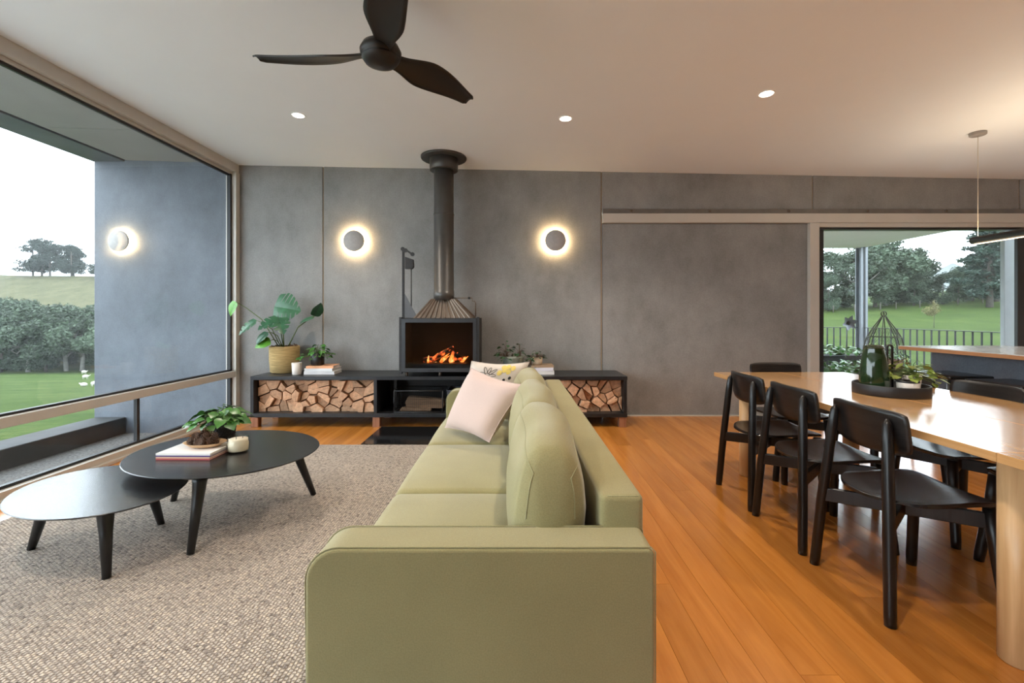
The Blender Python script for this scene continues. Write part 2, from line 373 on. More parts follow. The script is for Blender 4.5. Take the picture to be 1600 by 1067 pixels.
wf('sill_gasket', MB().box(WX0+.03, WX1-.03, YF, YB-.075, .075, .095), 'gasket', 0)
for ym in (3.99, 1.35, -1.3): wf('lower_mullion', MB().box(WX0+.035, WX1-.035, ym, ym+.03, .075, .475), 'gasket', 0)
for y0, y1 in ((YF, -1.3), (-1.255, 1.35), (1.395, 3.99), (4.035, YB-.10)):
    wf('low_pane', MB().box(WX0+.045, WX0+.051, y0, y1, .09, .475), 'glass', 0)
wf('large_pane', MB().box(WX0+.045, WX0+.053, YF, YB-.10, .56, 2.83), 'glass', 0)

# sliding door to the deck ------------------------------------------------
d1 = thing('door_1', (5.2, YB, 0), kind='structure'); d1['label'] = 'wide sliding glass door opening to the deck'
def df(name, bm, m='alu', bev=.004): return bm.build(name, M[m], d1, bevel=bev)
df('jamb', MB().box(3.49, 3.60, YB-.04, YB+.10, 0, 2.287)); df('head', MB().box(3.60, 7.0, YB-.03, YB+.10, 2.238, 2.287))
df('head_track', MB().box(3.60, 7.0, YB+.0, YB+.09, 2.212, 2.238), 'black_alu', 0)
df('stile', MB().box(3.605, 3.69, YB+.02, YB+.06, .02, 2.212), 'black_alu', .003)
df('stile', MB().box(6.0, 6.09, YB+.02, YB+.06, .02, 2.212), 'black_alu', .003)
df('bottom_rail', MB().box(3.69, 6.0, YB+.02, YB+.06, .02, .10), 'black_alu', .003)
df('latch', MB().box(3.63, 3.665, YB+.0, YB+.02, 1.0, 1.16), 'black_alu', .003)
df('pane', MB().box(3.69, 6.0, YB+.037, YB+.043, .10, 2.212), 'glass', 0)
df('pane', MB().box(6.09, 7.0, YB+.037, YB+.043, .05, 2.212), 'glass', 0)

# ------------------------------------------------------------------ outside: eaves, terrain
so = thing('eave_soffit', (-4.1, 1, 3.0), kind='structure'); so['label'] = 'grey sheet soffit of the deep eave outside the window'
for y0, y1 in ((YF, -.6), (-.592, 1.7), (1.708, 3.2), (3.208, 4.45), (4.458, YB+.3)):
    MB().prism([(-4.6, 3.035), (XL-.1, 3.0), (XL-.1, 3.03), (-4.6, 3.065)], y0, y1).build('soffit_sheet', M['soffit'], so)
MB().box(-5.0, -4.62, YF, YB+.3, 3.02, 3.5).build('eave_beam', M['concrete_out'], so, bevel=.006)
MB().box(-4.6, XL-.1, YF, YB+.3, 3.1, 3.5).build('roof_deck', M['soffit'], so)
S('gravel_strip', MB().box(-4.6, XL-.1, 2.3, YB, -.45, -.2), M['gravel'], label='strip of gravel outside the low panes')
S('terrace_upstand', MB().box(-4.95, -4.6, 2.3, YB, -1.4, -.01), M['upstand'], bevel=.01, label='charcoal rendered upstand wall beyond the gravel strip')
ds = thing('deck_soffit', (5.2, 7, 2.5), kind='structure'); ds['label'] = 'pale sheet soffit over the deck'; M['deck_soffit'] = mat('white_soffit_paint', (.72, .69, .69), .8, var=.03, scale=2, space='world')
MB().box(1.2, 4.55, YB+.14, 9.2, 2.545, 2.75).build('soffit_sheet', M['deck_soffit'], ds)
MB().box(4.558, 7.0, YB+.14, 9.2, 2.545, 2.75).build('soffit_sheet', M['deck_soffit'], ds)
S('deck', MB().box(2.0, 7.1, YB+.12, 9.25, -.35, -.05), M['deck'], label='timber deck outside the sliding door')
S('wall_pier', MB().box(6.90, 7.9, 6.40, 6.46, -1.5, 2.75), mat('pier_paint', (.36, .39, .41), .7, var=.05, space='world'), bevel=.005, label='flat grey pier at the end of the balustrade')

def smooth(a, b, t): t = max(0, min(1, (t-a)/(b-a))); return t*t*(3-2*t)
def lerp(t, ks):
    if t <= ks[0][0]: return ks[0][1]
    for (a, za), (b, zb) in zip(ks, ks[1:]):
        if t <= b:
            return za+(zb-za)*(t-a)/(b-a)
    return ks[-1][1]
def ground(x, y):
    zl = lerp(y, [(-60, -1), (6, -.9), (10, -1.3), (30, -5.0), (60, -8.2), (97, -11.3), (115, -10), (150, 5.0), (180, 16.8), (230, 16), (400, 10)])
    zl += smooth(90, 180, y)*(-x-170)*.012
    zr = lerp(y, [(-60, -1), (6, -.9), (12, -1.3), (30, -.6), (62, 2.3), (90, 3.0), (400, 3)])
    zr += smooth(10, 62, y)*(x-50)*.06
    s = smooth(-25, 25, x)
    return zl*(1-s)+zr*s+.25*mnoise.noise(Vector((x*.05, y*.05, 0)))*smooth(10, 40, y)
gm, t, b, o = nt('meadow_grass')
v = coords(t, 'world')
n1 = node(t, 'ShaderNodeTexNoise', i_Scale=.25, i_Detail=8, i_Roughness=.7); t.links.new(v, n1.inputs['Vector'])
n2 = node(t, 'ShaderNodeTexNoise', i_Scale=3.0, i_Detail=6, i_Roughness=.75); t.links.new(v, n2.inputs['Vector'])
mx = node(t, 'ShaderNodeMix', data_type='FLOAT'); mx.inputs[0].default_value = .5; t.links.new(n1.outputs['Fac'], mx.inputs[2]); t.links.new(n2.outputs['Fac'], mx.inputs[3])
lush = ramp(t, mx.outputs[0], [(.34, (.017, .036, .005)), (.52, (.042, .070, .012)), (.70, (.095, .108, .036))])
dry = ramp(t, mx.outputs[0], [(.36, (.045, .052, .024)), (.66, (.125, .112, .062))])
sx = node(t, 'ShaderNodeSeparateXYZ'); t.links.new(v, sx.inputs[0])
mr = node(t, 'ShaderNodeMapRange', i_1=96, i_2=112); t.links.new(sx.outputs[1], mr.inputs[0])       # the paddock beyond the belt is dry
mr2 = node(t, 'ShaderNodeMapRange', i_1=10, i_2=-10); t.links.new(sx.outputs[0], mr2.inputs[0])
mm = node(t, 'ShaderNodeMath', operation='MULTIPLY'); t.links.new(mr.outputs[0], mm.inputs[0]); t.links.new(mr2.outputs[0], mm.inputs[1])
mc = node(t, 'ShaderNodeMix', data_type='RGBA'); t.links.new(mm.outputs[0], mc.inputs[0]); t.links.new(lush, mc.inputs[6]); t.links.new(dry, mc.inputs[7])
t.links.new(mc.outputs[2], b.inputs['Base Color']); b.inputs['Roughness'].default_value = .95; b.inputs['Specular IOR Level'].default_value = .1
bump(t, b, n2.outputs['Fac'], .8, .25)
g = MB(); NX, NY = 150, 110
xs = [-420+840*i/NX for i in range(NX+1)]; ys = [-30+(430)*((j/NY)**1.7) for j in range(NY+1)]
g.add([(x, y, ground(x, y)) for y in ys for x in xs], [(j*(NX+1)+i, j*(NX+1)+i+1, (j+1)*(NX+1)+i+1, (j+1)*(NX+1)+i) for j in range(NY) for i in range(NX)], True)
S('ground', g, gm, label='green paddock rising to hills around the house')
hm = MB(); hp = []
for i in range(41):
    x = 100+i*22; z = 26+34*math.exp(-((i-19)/5.0)**2)+5*math.sin(i*1.3)+3*math.sin(i*2.9); hp.append((x, z))
vs = [(x, 520, -10) for x, z in hp]+[(x, 560, z) for x, z in hp]+[(x, 640, -10) for x, z in hp]
hm.add(vs, [(r*41+i, r*41+i+1, (r+1)*41+i+1, (r+1)*41+i) for r in range(2) for i in range(40)], True)
tag(S('hill', hm, M['hill']), 'hazy blue ridge far beyond the right-hand trees')

# ------------------------------------------------------------------ trees and sheep
def leafcloud(seed, blobs, n, size, flat=1.0, droop=0):
    r = random.Random(seed); vs = []; fs = []
    tot = sum(b[3]*b[3] for b in blobs)
    for cx, cy, cz, rad in blobs:
        for _ in range(int(n*rad*rad/tot)):
            a = r.random()*2*PI; u = r.uniform(-1, 1); q = (r.random()**.45)*rad; h = math.sqrt(1-u*u)
            p = Vector((cx+q*h*math.cos(a), cy+q*h*math.sin(a), cz+q*u*flat))
            d = Vector((r.gauss(0, 1), r.gauss(0, 1), r.gauss(0, .6)-droop)).normalized(); e = d.cross(Vector((r.gauss(0, 1), r.gauss(0, 1), r.gauss(0, 1)))).normalized()
            s1 = size*r.uniform(.6, 1.4); s2 = s1*.45; o = len(vs)
            vs += [p-d*s1, p+e*s2, p+d*s1, p-e*s2]; fs.append((o, o+1, o+2, o+3))
    m = MB(); m.add(vs, fs); return m
def make_tree(name, seed, h, kind):
    r = random.Random(seed); root = thing(name, (0, 0, 0)); tr = MB(); blobs = []
    if kind == 'gum':
        top = h*.62; tr.tube([(0, 0, -.5), (.15, 0, h*.2), (-.1, .1, h*.42), (.1, 0, top)], [h*.028, h*.022, h*.016, h*.008], 7)
        for i in range(24):
            a = r.random()*2*PI; q = r.uniform(.05, .34)*h; z = r.uniform(.38, .92)*h*(1-.25*q/(.3*h))
            p = (q*math.cos(a), q*math.sin(a), z); blobs.append((*p, h*r.uniform(.09, .16)))
            if i % 2 == 0: tr.tube([(0, 0, h*r.uniform(.15, .45)), (p[0]*.5, p[1]*.5, z*.75), p], [h*.011, h*.008, h*.003], 5)
        cr = leafcloud(seed, blobs, 9000, h*.020, .8, .3); bk = 'palebark'; fm = 'gum'
    elif kind == 'bushy':
        tr.tube([(0, 0, -.5), (0, .1, h*.3), (.1, 0, h*.7)], [h*.03, h*.02, h*.006], 7)
        for i in range(22):
            a = r.random()*2*PI; z = r.uniform(.08, .88)*h; q = r.uniform(.1, .33)*h*(1.1-z/h*.8)
            blobs.append((q*math.cos(a), q*math.sin(a), z, h*r.uniform(.10, .17)))
        cr = leafcloud(seed, blobs, 9500, h*.019, .85, .2); bk = 'bark'; fm = 'gum'
    elif kind == 'pine':
        tr.tube([(0, 0, -.5), (.1, 0, h*.5), (0, 0, h*.98)], [h*.03, h*.018, h*.004], 7)
        for i in range(34):
            a = i*2.4+r.random()*.5; z = h*(.10+.86*i/33); q = h*.30*(1-.72*i/33)*r.uniform(.6, 1.1)
            tip = (q*math.cos(a), q*math.sin(a), z+q*.12); tr.tube([(0, 0, z-.1), tip], [h*.007, h*.002], 4)
            for f in (.4, .7, 1): blobs.append((tip[0]*f, tip[1]*f, z+q*.1*f, h*r.uniform(.045, .075)))
        cr = leafcloud(seed, blobs, 12000, h*.016, .55); bk = 'bark'; fm = 'pine'
    elif kind == 'cypress':
        for sx_ in (-.18, .02, .2): tr.tube([(sx_*h, 0, -.5), (sx_*h, 0, h*.35), (sx_*h*1.1, 0, h*.7)], [h*.025, h*.02, h*.01], 6)
        for i in range(74):
            a = r.random()*2*PI; z = r.uniform(.10, .86)*h if i % 3 else r.uniform(.10, .40)*h; q = r.uniform(.05, .50)*h*math.sqrt(max(.08, 1-((z/h-.25)/.75)**2))
            blobs.append((q*math.cos(a), q*math.sin(a)*.6, z, h*r.uniform(.10, .17)))
        cr = leafcloud(seed, blobs, 20000, h*.020, .6); bk = 'bark'; fm = 'cypress'
    else:
        tr.tube([(0, 0, -.1), (.03, 0, h*.45), (0, .02, h*.8)], [.03, .022, .01], 5)
        for i in range(9):
            a = r.random()*2*PI; q = r.uniform(.0, .25)*h; blobs.append((q*math.cos(a), q*math.sin(a), h*r.uniform(.5, .9), h*.15))
        cr = leafcloud(seed, blobs, 900, h*.03, .9); bk = 'bark'; fm = 'sapling'
    tr.build('trunk', M[bk], root); cr.build('crown', M[fm], root); return root
def set_tree(src, used, x, y, s, rz, label, group=None, dz=0):
    o = src if not used else copy_tree(src)
    o.location = (x, y, ground(x, y)+dz); o.scale = (s, s, s); o.rotation_euler.z = rz; tag(o, label, 'tree', group)
    return o
gumA = make_tree('gum_tree', 1, 10, 'gum'); gumB = make_tree('gum_tree', 2, 10, 'gum'); bushA = make_tree('bushy_tree', 3, 8, 'bushy'); bushB = make_tree('bushy_tree', 4, 8, 'bushy')
pineA = make_tree('pine_tree', 5, 13, 'pine'); cypA = make_tree('cypress_tree', 6, 16, 'cypress'); sapA = make_tree('sapling_tree', 8, 2.6, 'sapling')
belt = 'dark green gum tree in the belt below the dry hill'
cnt = {}
def use(src): u = cnt.get(src.name, 0); cnt[src.name] = 1; return u
r = random.Random(11)
for i in range(22):
    back = i >= 11; k = i % 11; y = (111 if back else 100)+r.uniform(-2, 2); x = (-1.24+k*.036+(.018 if back else 0)+r.uniform(-.008, .008))*y
    src = (gumA, bushA, gumB, bushB)[(i*3+(i//4)) % 4]
    set_tree(src, use(src), x, y, r.uniform(1.5, 1.75) if 'gum' in src.name else r.uniform(1.3, 1.6), r.random()*6, belt, 'belt of gum trees beyond the left window')
set_tree(cypA, 0, -187, 180, 1.0, .1, 'broad dark cypress on the crest of the dry hill')
set_tree(cypA, 1, -176.5, 182, .84, 2.2, 'shorter cypress at the right of the crest clump')
set_tree(cypA, 1, -160, 178, .70, 1.2, 'cypress on the hill crest beside the concrete blade wall')
right = 'mid green tree behind the meadow seen through the sliding door'
for i, (x, y, s, k) in enumerate(((41, 64, .80, 0), (44.5, 66, .72, 1), (46.5, 61, .85, 2), (50, 63, 1.12, 3), (53, 65, 1.18, 0), (56, 68, 1.15, 1), (58.5, 66, .85, 3), (61, 70, .9, 2), (38.5, 62, .9, 3), (48, 68, 1.1, 1), (60, 61.5, .62, 3), (57.5, 61, .55, 1), (63.5, 63, .75, 3), (66, 64, .8, 1), (54.5, 62, .6, 3), (42.5, 61.5, .6, 1))):
    src = (gumA, bushA, gumB, bushB)[k]
    set_tree(src, 1, x, y, s, i*1.7, right, 'trees beyond the meadow at right')
set_tree(pineA, 0, 57.5, 55, .92, .4, 'tall dark pine at the right of the sliding door view')
set_tree(pineA, 1, 63.5, 60, .98, 2.1, 'second dark pine beside the grey pier')
set_tree(sapA, 0, 38.3, 41.5, .95, 0, 'small russet sapling alone in the green meadow')
pm = MB().tube([(0, 0, -.2), (0, 0, .9)], .06, 6).mesh('fence_post', M['bark'])
r = random.Random(77)
for i in range(9):
    x = 39+i*2.7+r.uniform(-.8, .8); y = 58.5+r.uniform(-.5, .5); p = place(pm, 'fence_post', None, (x, y, ground(x, y)), (0, 0, i)); tag(p, 'weathered wooden fence post under the meadow trees', 'post', 'fence posts along the meadow')
def sheep(x, y, rz, label, lying):
    h = .35 if lying else .62
    s = thing('sheep', (x, y, ground(x, y)), label, 'sheep', 'sheep grazing in the paddock')
    b = MB(); b.lathe([(.001, -.55), (.16, -.52), (.30, -.40), (.36, -.15), (.36, .15), (.31, .38), (.2, .5), (.12, .62), (.10, .72), (.085, .84), (.05, .93), (.001, .95)], n=12)
    b.v = [(z, y_*.85, (-x_*.9)+h+(max(0, z-.5)*.75 if not lying else max(0, z-.5)*.5)) for x_, y_, z in b.v]
    if not lying:
        for lx in (-.38, .34):
            for ly in (-.16, .16):
                b.tube([(lx, ly, h-.1), (lx-.03, ly, .32), (lx+.02, ly, 0)], [.075, .05, .04], 6)
    for ly in (-1, 1): b.tube([(.80, ly*.06, h+.25), (.76, ly*.17, h+.24)], [.03, .012], 5)
    b.v = [(p[0]*.8, p[1]*.8, p[2]*.8) for p in b.v]
    b.v = [(math.cos(rz)*p[0]-math.sin(rz)*p[1]+x, math.sin(rz)*p[0]+math.cos(rz)*p[1]+y, p[2]+ground(x, y)) for p in b.v]
    b.build('body', M['wool'], s)
for x, y, rz, l, ly in ((-85.0, 90.0, .1, 'white sheep standing furthest up the paddock', 0), (-70.6, 75.0, .2, 'white sheep in the middle of the three', 0), (-56.7, 60.0, 3.0, 'white sheep nearest the house lying on grass', 1), (-55.25, 60.0, 1.2, 'white sheep half hidden by the concrete blade wall', 0)):
    sheep(x, y, rz, l, ly)

# ------------------------------------------------------------------ rug
rm, t, b, o = nt('braided_wool_jute')
v = coords(t, 'world')
br = node(t, 'ShaderNodeTexBrick', offset=.5, i_Scale=1.0); br.inputs['Mortar Size'].default_value = .0032; br.inputs['Mortar Smooth'].default_value = 1.0
br.inputs['Brick Width'].default_value = .0165; br.inputs['Row Height'].default_value = .014; br.inputs['Bias'].default_value = 0
br.inputs['Color1'].default_value = (0, 0, 0, 1); br.inputs['Color2'].default_value = (1, 1, 1, 1); br.inputs['Mortar'].default_value = (.3, .3, .3, 1)
nw = node(t, 'ShaderNodeTexNoise', i_Scale=45, i_Detail=1); t.links.new(v, nw.inputs['Vector'])
wv = node(t, 'ShaderNodeVectorMath', operation='MULTIPLY_ADD'); t.links.new(nw.outputs['Color'], wv.inputs[0]); wv.inputs[1].default_value = (.012, .012, 0)
rz = coords(t, 'world', (1, 1, 1), (0, 0, PI/2)); t.links.new(rz, wv.inputs[2]); t.links.new(wv.outputs[0], br.inputs['Vector'])
n1 = node(t, 'ShaderNodeTexNoise', i_Scale=55, i_Detail=3, i_Roughness=.7); t.links.new(v, n1.inputs['Vector'])
a = node(t, 'ShaderNodeMix', data_type='FLOAT'); a.inputs[0].default_value = .72; t.links.new(br.outputs['Color'], a.inputs[2]); t.links.new(n1.outputs['Fac'], a.inputs[3])
c = ramp(t, a.outputs[0], [(.28, (.20, .17, .155)), (.40, (.45, .39, .335)), (.55, (.60, .52, .445)), (.72, (.72, .61, .48))])
dk = node(t, 'ShaderNodeMix', data_type='RGBA', blend_type='MULTIPLY'); t.links.new(br.outputs['Fac'], dk.inputs[0]); t.links.new(c, dk.inputs[6]); dk.inputs[7].default_value = (.60, .56, .54, 1)
t.links.new(dk.outputs[2], b.inputs['Base Color']); b.inputs['Roughness'].default_value = .95; b.inputs['Specular IOR Level'].default_value = .1
iv = node(t, 'ShaderNodeMath', operation='SUBTRACT', i_0=1.0); t.links.new(br.outputs['Fac'], iv.inputs[1])
ad = node(t, 'ShaderNodeMath', operation='ADD'); t.links.new(iv.outputs[0], ad.inputs[0]); t.links.new(n1.outputs['Fac'], ad.inputs[1])
bump(t, b, ad.outputs[0], .9, .006)
rug = MB().rbox(-2.95, .05, -1.2, 4.16, .0005, .016, .007, 8).build('rug', rm, origin=(-1.45, 1.5, 0))
tag(rug, 'large flecked beige braided rug under the coffee tables and sofa', 'rug')

# ------------------------------------------------------------------ sofa (seat faces the window)
so_ = thing('sofa', (-.09, 2.45, .016), 'long sage green fabric sofa with three seats seen from its end', 'sofa')
Z0 = .016
def armprof(y0, y1):
    pts = []
    x0, x1, z0, z1, r1 = -.535, .362, .06, .60, .085
    pts += [(x1, z0), (x1, z1-.012), (x1-.012, z1)]
    for k in range(9):
        a_ = PI/2+PI/2*k/8; pts.append((x0+r1+r1*math.cos(a_), z1-r1+r1*math.sin(a_)))
    pts.append((x0, z0)); return MB().prism(pts, y0, y1)
for y0, y1 in ((1.165, 1.295), (3.60, 3.73)):
    a_ = armprof(y0, y1).build('arm', M['sofa'], so_, bevel=.011, seg=3)
    sm_ = MB(); pr = [(-.532, .10)]+[(-.535+.085+.087*math.cos(PI/2+PI/2*k/8), .515+.087*math.sin(PI/2+PI/2*k/8)) for k in reversed(range(9))]+[(.354, .602), (.364, .59), (.364, .10)]
    for yy in (y0+.006, y1-.006): sm_.tube([(x_, yy, z_) for x_, z_ in pr], .0019, 6)
    sm_.build('seam', M['seam'], a_)
MB().rbox(-.50, .25, 1.29, 3.605, .08, .30, .02, 8).build('base', M['sofa'], so_)
bk = MB().rbox(.245, .368, 1.285, 3.61, .07, .69, .018, 8).build('back', M['sofa'], so_)
for yy in (1.292, 3.603): MB().tube([(.256, yy, .55), (.256, yy, .674), (.266, yy, .686), (.352, yy, .686), (.361, yy, .676), (.361, yy, .1)], .0019, 6).build('seam', M['seam'], bk)

for i in range(3):
    y0 = 1.297+i*.768; y1 = y0+.766
    MB().rbox(-.545, .06, y0, y1, .29, .40, .04, 12, (.012, 0, .018)).build('seat_cushion', M['sofa'], so_)
def back_cushion(i):
    y0 = 1.30+i*.768; y1 = y0+.762; L = (y1-y0)/2; cy = (y0+y1)/2; r = random.Random(40+i)
    hh = (.222, .215, .205)[i]; th = .122; cz = .395+hh; NU, NP = 30, 40
    def surf(u, ph):
        e = (max(0.0, 1-abs(u)**9))**.22 if abs(u) < 1 else 0            # rounded ends with a flat gusset
        e = .80+.20*e
        cs, sn = math.cos(ph), math.sin(ph)
        xx = th*math.copysign(abs(cs)**.62, cs); zz = hh*math.copysign(abs(sn)**.62, sn)
        full = .72+.36*(1-u*u)**.5*(1-(zz/hh)**2*.5)-.16*max(0, zz/hh)      # fuller in the middle, thinner at the top
        zt = zz*(1-.11*abs(u)**3.2*(zz > 0)+.012*math.sin(6*u+i*2)*(zz > 0))
        p = Vector((xx*full*e, 0, zt*(e if zz > 0 else 1)))
        p.x += .112+.10*(p.z+hh)*.55-.02+.010*math.sin(4*u+ph+i)*max(0, zz/hh)
        return Vector((p.x, cy+u*L*(1-.025*(zz/hh)**2)+(.012*(1-abs(cs))*0), cz+p.z))
    V = []; F = []; us = [-1+2*k/NU for k in range(NU+1)]; us = [math.copysign(abs(q)**.7, q) for q in us]
    for u in us: V += [surf(u, 2*PI*k/NP) for k in range(NP)]
    for a in range(NU):
        for k in range(NP): F.append((a*NP+k, (a+1)*NP+k, (a+1)*NP+(k+1) % NP, a*NP+(k+1) % NP))
    for end, u, sg in ((0, -1, -1), (NU, 1, 1)):                # softly bulging end panels
        prev = [end*NP+k for k in range(NP)]; ring = V[end*NP:end*NP+NP]; c0 = sum(ring, Vector())/NP
        for f_ in (.7, .35):
            o_ = len(V); V += [c0+(q-c0)*f_+Vector((0, sg*.022*(1-f_*f_), 0)) for q in ring]
            for k in range(NP): q = (prev[k], o_+k, o_+(k+1) % NP, prev[(k+1) % NP]); F.append(q if sg > 0 else q[::-1])
            prev = list(range(o_, o_+NP))
        o_ = len(V); V.append(c0+Vector((0, sg*.022, 0)))
        for k in range(NP): q = (prev[k], o_, prev[(k+1) % NP]); F.append(q if sg > 0 else q[::-1])
    F = [f[::-1] for f in F]
    o = MB().add(V, F, True).build('back_cushion', M['sofa'], so_)
    for ph0 in (.235, .765):                                        # piping along the two faces
        k = int(NP*ph0/2)
        lp = [V[a*NP+k] for a in range(NU+1)]
        kk = range(k, -1, -1) if ph0 < .5 else range(k, NP//2+1)
        e1 = [V[q] for q in kk]; e2 = [V[NU*NP+q] for q in kk]
        MB().tube(e1[::-1]+lp[1:-1]+e2, .0019, 6).build('seam', M['seam'], o)
for i in range(3): back_cushion(i)
for fx in (-.47, .30):
    for fy in (1.22, 3.67): MB().lathe([(.02, 0), (.026, .07)], (fx, fy, .016), 12).build('foot', M['blackwood_z'], so_)

# scatter cushions ---------------------------------------------------------
def pillow(name, P, th, m, label, nrm=1):
    # P: four corners (bl, br, tr, tl); pulled-in edges, pointed corners
    P = [Vector(p) for p in P]; ctr = sum(P, Vector())/4
    nn = ((P[1]-P[0]).cross(P[3]-P[0])).normalized()*nrm
    def base(u, v_):
        uu = (u+1)/2; vv = (v_+1)/2
        p = P[0]*(1-uu)*(1-vv)+P[1]*uu*(1-vv)+P[2]*uu*vv+P[3]*(1-uu)*vv
        pin = .10*((1-u*u)*abs(v_)**4+(1-v_*v_)*abs(u)**4)
        return p+(ctr-p)*pin
    def front(u, v_, s_=1): return base(u, v_)+nn*s_*th*((1-u**4)*(1-v_**4))**.6*(1-.12*math.sin(4*u+3*v_)*u*v_)
    N = 20; mb = MB(); A = [front(-1+2*i/N, -1+2*j/N) for i in range(N+1) for j in range(N+1)]; B = [front(-1+2*i/N, -1+2*j/N, -1) for i in range(N+1) for j in range(N+1)]
    W = N+1; q = [(i*W+j, (i+1)*W+j, (i+1)*W+j+1, i*W+j+1) for i in range(N) for j in range(N)]
    mb.add(A, q, True); mb.add(B, [tuple(reversed(f)) for f in q], True)
    org = (ctr.x, ctr.y, min(p.z for p in P))
    root = thing(name, org, label, 'cushion'); mb.build('cover', M[m], root)
    e = [base(-1+2*i/N, -1) for i in range(N)]+[base(1, -1+2*i/N) for i in range(N)]+[base(1-2*i/N, 1) for i in range(N)]+[base(-1, 1-2*i/N) for i in range(N+1)]
    MB().tube(e, .003, 6).build('edge_seam', M[m], root)
    return root, front
pillow('scatter_cushion', [(-.475, 3.14, .425), (-.150, 2.77, .425), (.075, 2.74, .775), (-.285, 3.02, .85)], .085, 'pink', 'plain blush pink square cushion leaning on the sofa back')
fp, ff = pillow('scatter_cushion', [(-.46, 3.36, .43), (-.02, 3.33, .43), (.115, 3.42, .845), (-.315, 3.40, .855)], .075, 'cream', 'cream cushion with black line flower and yellow dots behind pink one')
fl = MB()
for k in range(9):
    a0 = 2*PI*k/9; cu, cv = -.28, .52; L = .30+.06*(k % 2)
    lp = []
    for j in range(15):
        tt = j/14; ang = a0+(.33*math.sin(PI*tt)*(1 if tt < .5 else -1) if False else 0); s_ = math.sin(PI*tt)
        side = (tt-.5)*2; wdt = .13*math.sin(PI*tt)*0+.0
        rr = .06+(L-.06)*math.sin(PI*tt); off = .11*math.sin(2*PI*tt)*.0+(.10*side*(.35+.65*math.sin(PI*tt)))
        lp.append(ff(cu+rr*math.cos(a0)-off*math.sin(a0), cv+(rr*math.sin(a0)+off*math.cos(a0)))+Vector((0, -.0015, 0)))
    fl.tube(lp, .0016, 5)
fl.build('flower_print', M['ink'], fp)
yl = MB(); bl = MB()
def dot(mb, u, v_, r_):
    n_ = 12; c0 = ff(u, v_)+Vector((0, -.002, .001)); vs = [c0]+[ff(u+r_*math.cos(2*PI*k/n_), v_+r_*math.sin(2*PI*k/n_)*1.2)+Vector((0, -.002, .001)) for k in range(n_)]
    mb.add(vs, [(0, 1+k, 1+(k+1) % n_) for k in range(n_)])
for u, v_ in ((.12, .62), (.27, .72), (.42, .66), (.55, .80), (.22, .84), (.38, .86)): dot(yl, u, v_, .085)
for u, v_ in ((.34, .36), (.52, .44)): dot(bl, u, v_, .05)
yl.build('yellow_print', M['yellow'], fp); bl.build('dot_print', M['ink'], fp)

# ------------------------------------------------------------------ coffee tables
def oval(name, c, a, b_, ang, z, th, legs, label):
    root = thing(name, (c[0], c[1], .016), label, 'coffee table'); ca, sa = math.cos(ang), math.sin(ang)
    prof = [(.0, -th), (.80, -th), (.93, -th*.75), (.985, -th*.35), (1.0, -th*.12), (.992, 0), (.0, 0)]
    mb = MB(); n_ = 72; vs = [] 
    for r_, dz in prof[1:-1]:
        for k in range(n_):
            q = 2*PI*k/n_; X_ = a*r_*math.cos(q); Y_ = b_*r_*math.sin(q); vs.append((c[0]+X_*ca-Y_*sa, c[1]+X_*sa+Y_*ca, z+dz))
    m_ = len(prof)-2
    mb.add(vs, [(i*n_+k, i*n_+(k+1) % n_, (i+1)*n_+(k+1) % n_, (i+1)*n_+k) for i in range(m_-1) for k in range(n_)], False)
    o_ = len(mb.v)-len(vs); mb.f += [tuple(o_+k for k in reversed(range(n_))), tuple(o_+(m_-1)*n_+k for k in range(n_))]; mb.sm += [False, False]
    mb.build('table_top', M['blackwood_x'], root)
    for fx, fy in legs:
        d = Vector((c[0]-fx, c[1]-fy, 0)); tx, ty = fx+d.x*.22, fy+d.y*.22; dn = d.normalized()
        MB().tube([(fx, fy, .016), (fx+(tx-fx)*.75, fy+(ty-fy)*.75, z*.62), (tx, ty, z-th-.03), (tx+dn.x*.004, ty+dn.y*.004, z-th+.0)], [.017, .026, .033, .038], 14).build('leg', M['blackwood_z'], root)
    return root
oval('coffee_table', (-1.72, 2.73), .54, .47, math.radians(161), .39, .026, ((-1.60, 2.25), (-1.32, 3.00), (-2.17, 2.90)), 'taller black oval coffee table holding plant, candle and magazines')
oval('coffee_table', (-2.09, 2.31), .437, .34, math.radians(150.6), .325, .022, ((-2.44, 2.30), (-1.83, 2.045), (-2.0, 2.58)), 'lower bare black oval coffee table tucked under the taller one')

# books and magazines -----------------------------------------------------
def book(loc, w_, d_, h_, rz, cover, label, group, name='book'):
    root = thing(name, loc, label, 'book', group); cm = mat('cover_'+label[:18].replace(' ', '_'), cover, .45, var=.04)
    c = MB(); x0, x1, y0, y1 = -w_/2, w_/2, -d_/2, d_/2; t_ = min(.003, h_*.18)
    c.box(x0, x1, y0, y1, 0, t_); c.box(x0, x1, y0, y1, h_-t_, h_); c.box(x0, x1, y0, y0+t_, t_, h_-t_)
    c.v = [(p[0]+loc[0], p[1]+loc[1], p[2]+loc[2]) for p in c.v]; c.build('cover', cm, root)
    g_ = MB().box(x0+.004, x1-.003, y0+t_, y1-.004, t_, h_-t_); g_.v = [(p[0]+loc[0], p[1]+loc[1], p[2]+loc[2]) for p in g_.v]; g_.build('pages', M['paper'], root)
    root.rotation_euler.z = rz; return root
zz = .391
for h_, c_, l_ in ((.008, (.45, .08, .08), 'red spined magazine at the bottom of the coffee table stack'), (.008, (.70, .45, .30), 'peach magazine second from bottom on the coffee table'), (.008, (.10, .06, .20), 'dark purple magazine third up on the coffee table'), (.011, (.78, .76, .74), 'white magazine on top of the stack under the wooden bowl')):
    book((-1.845, 2.655, zz), .305, .235, h_, rnd.uniform(-.02, .02), c_, l_, 'magazines on the coffee table', 'magazine'); zz += h_+.0005
BOWLZ = zz
zz = .546
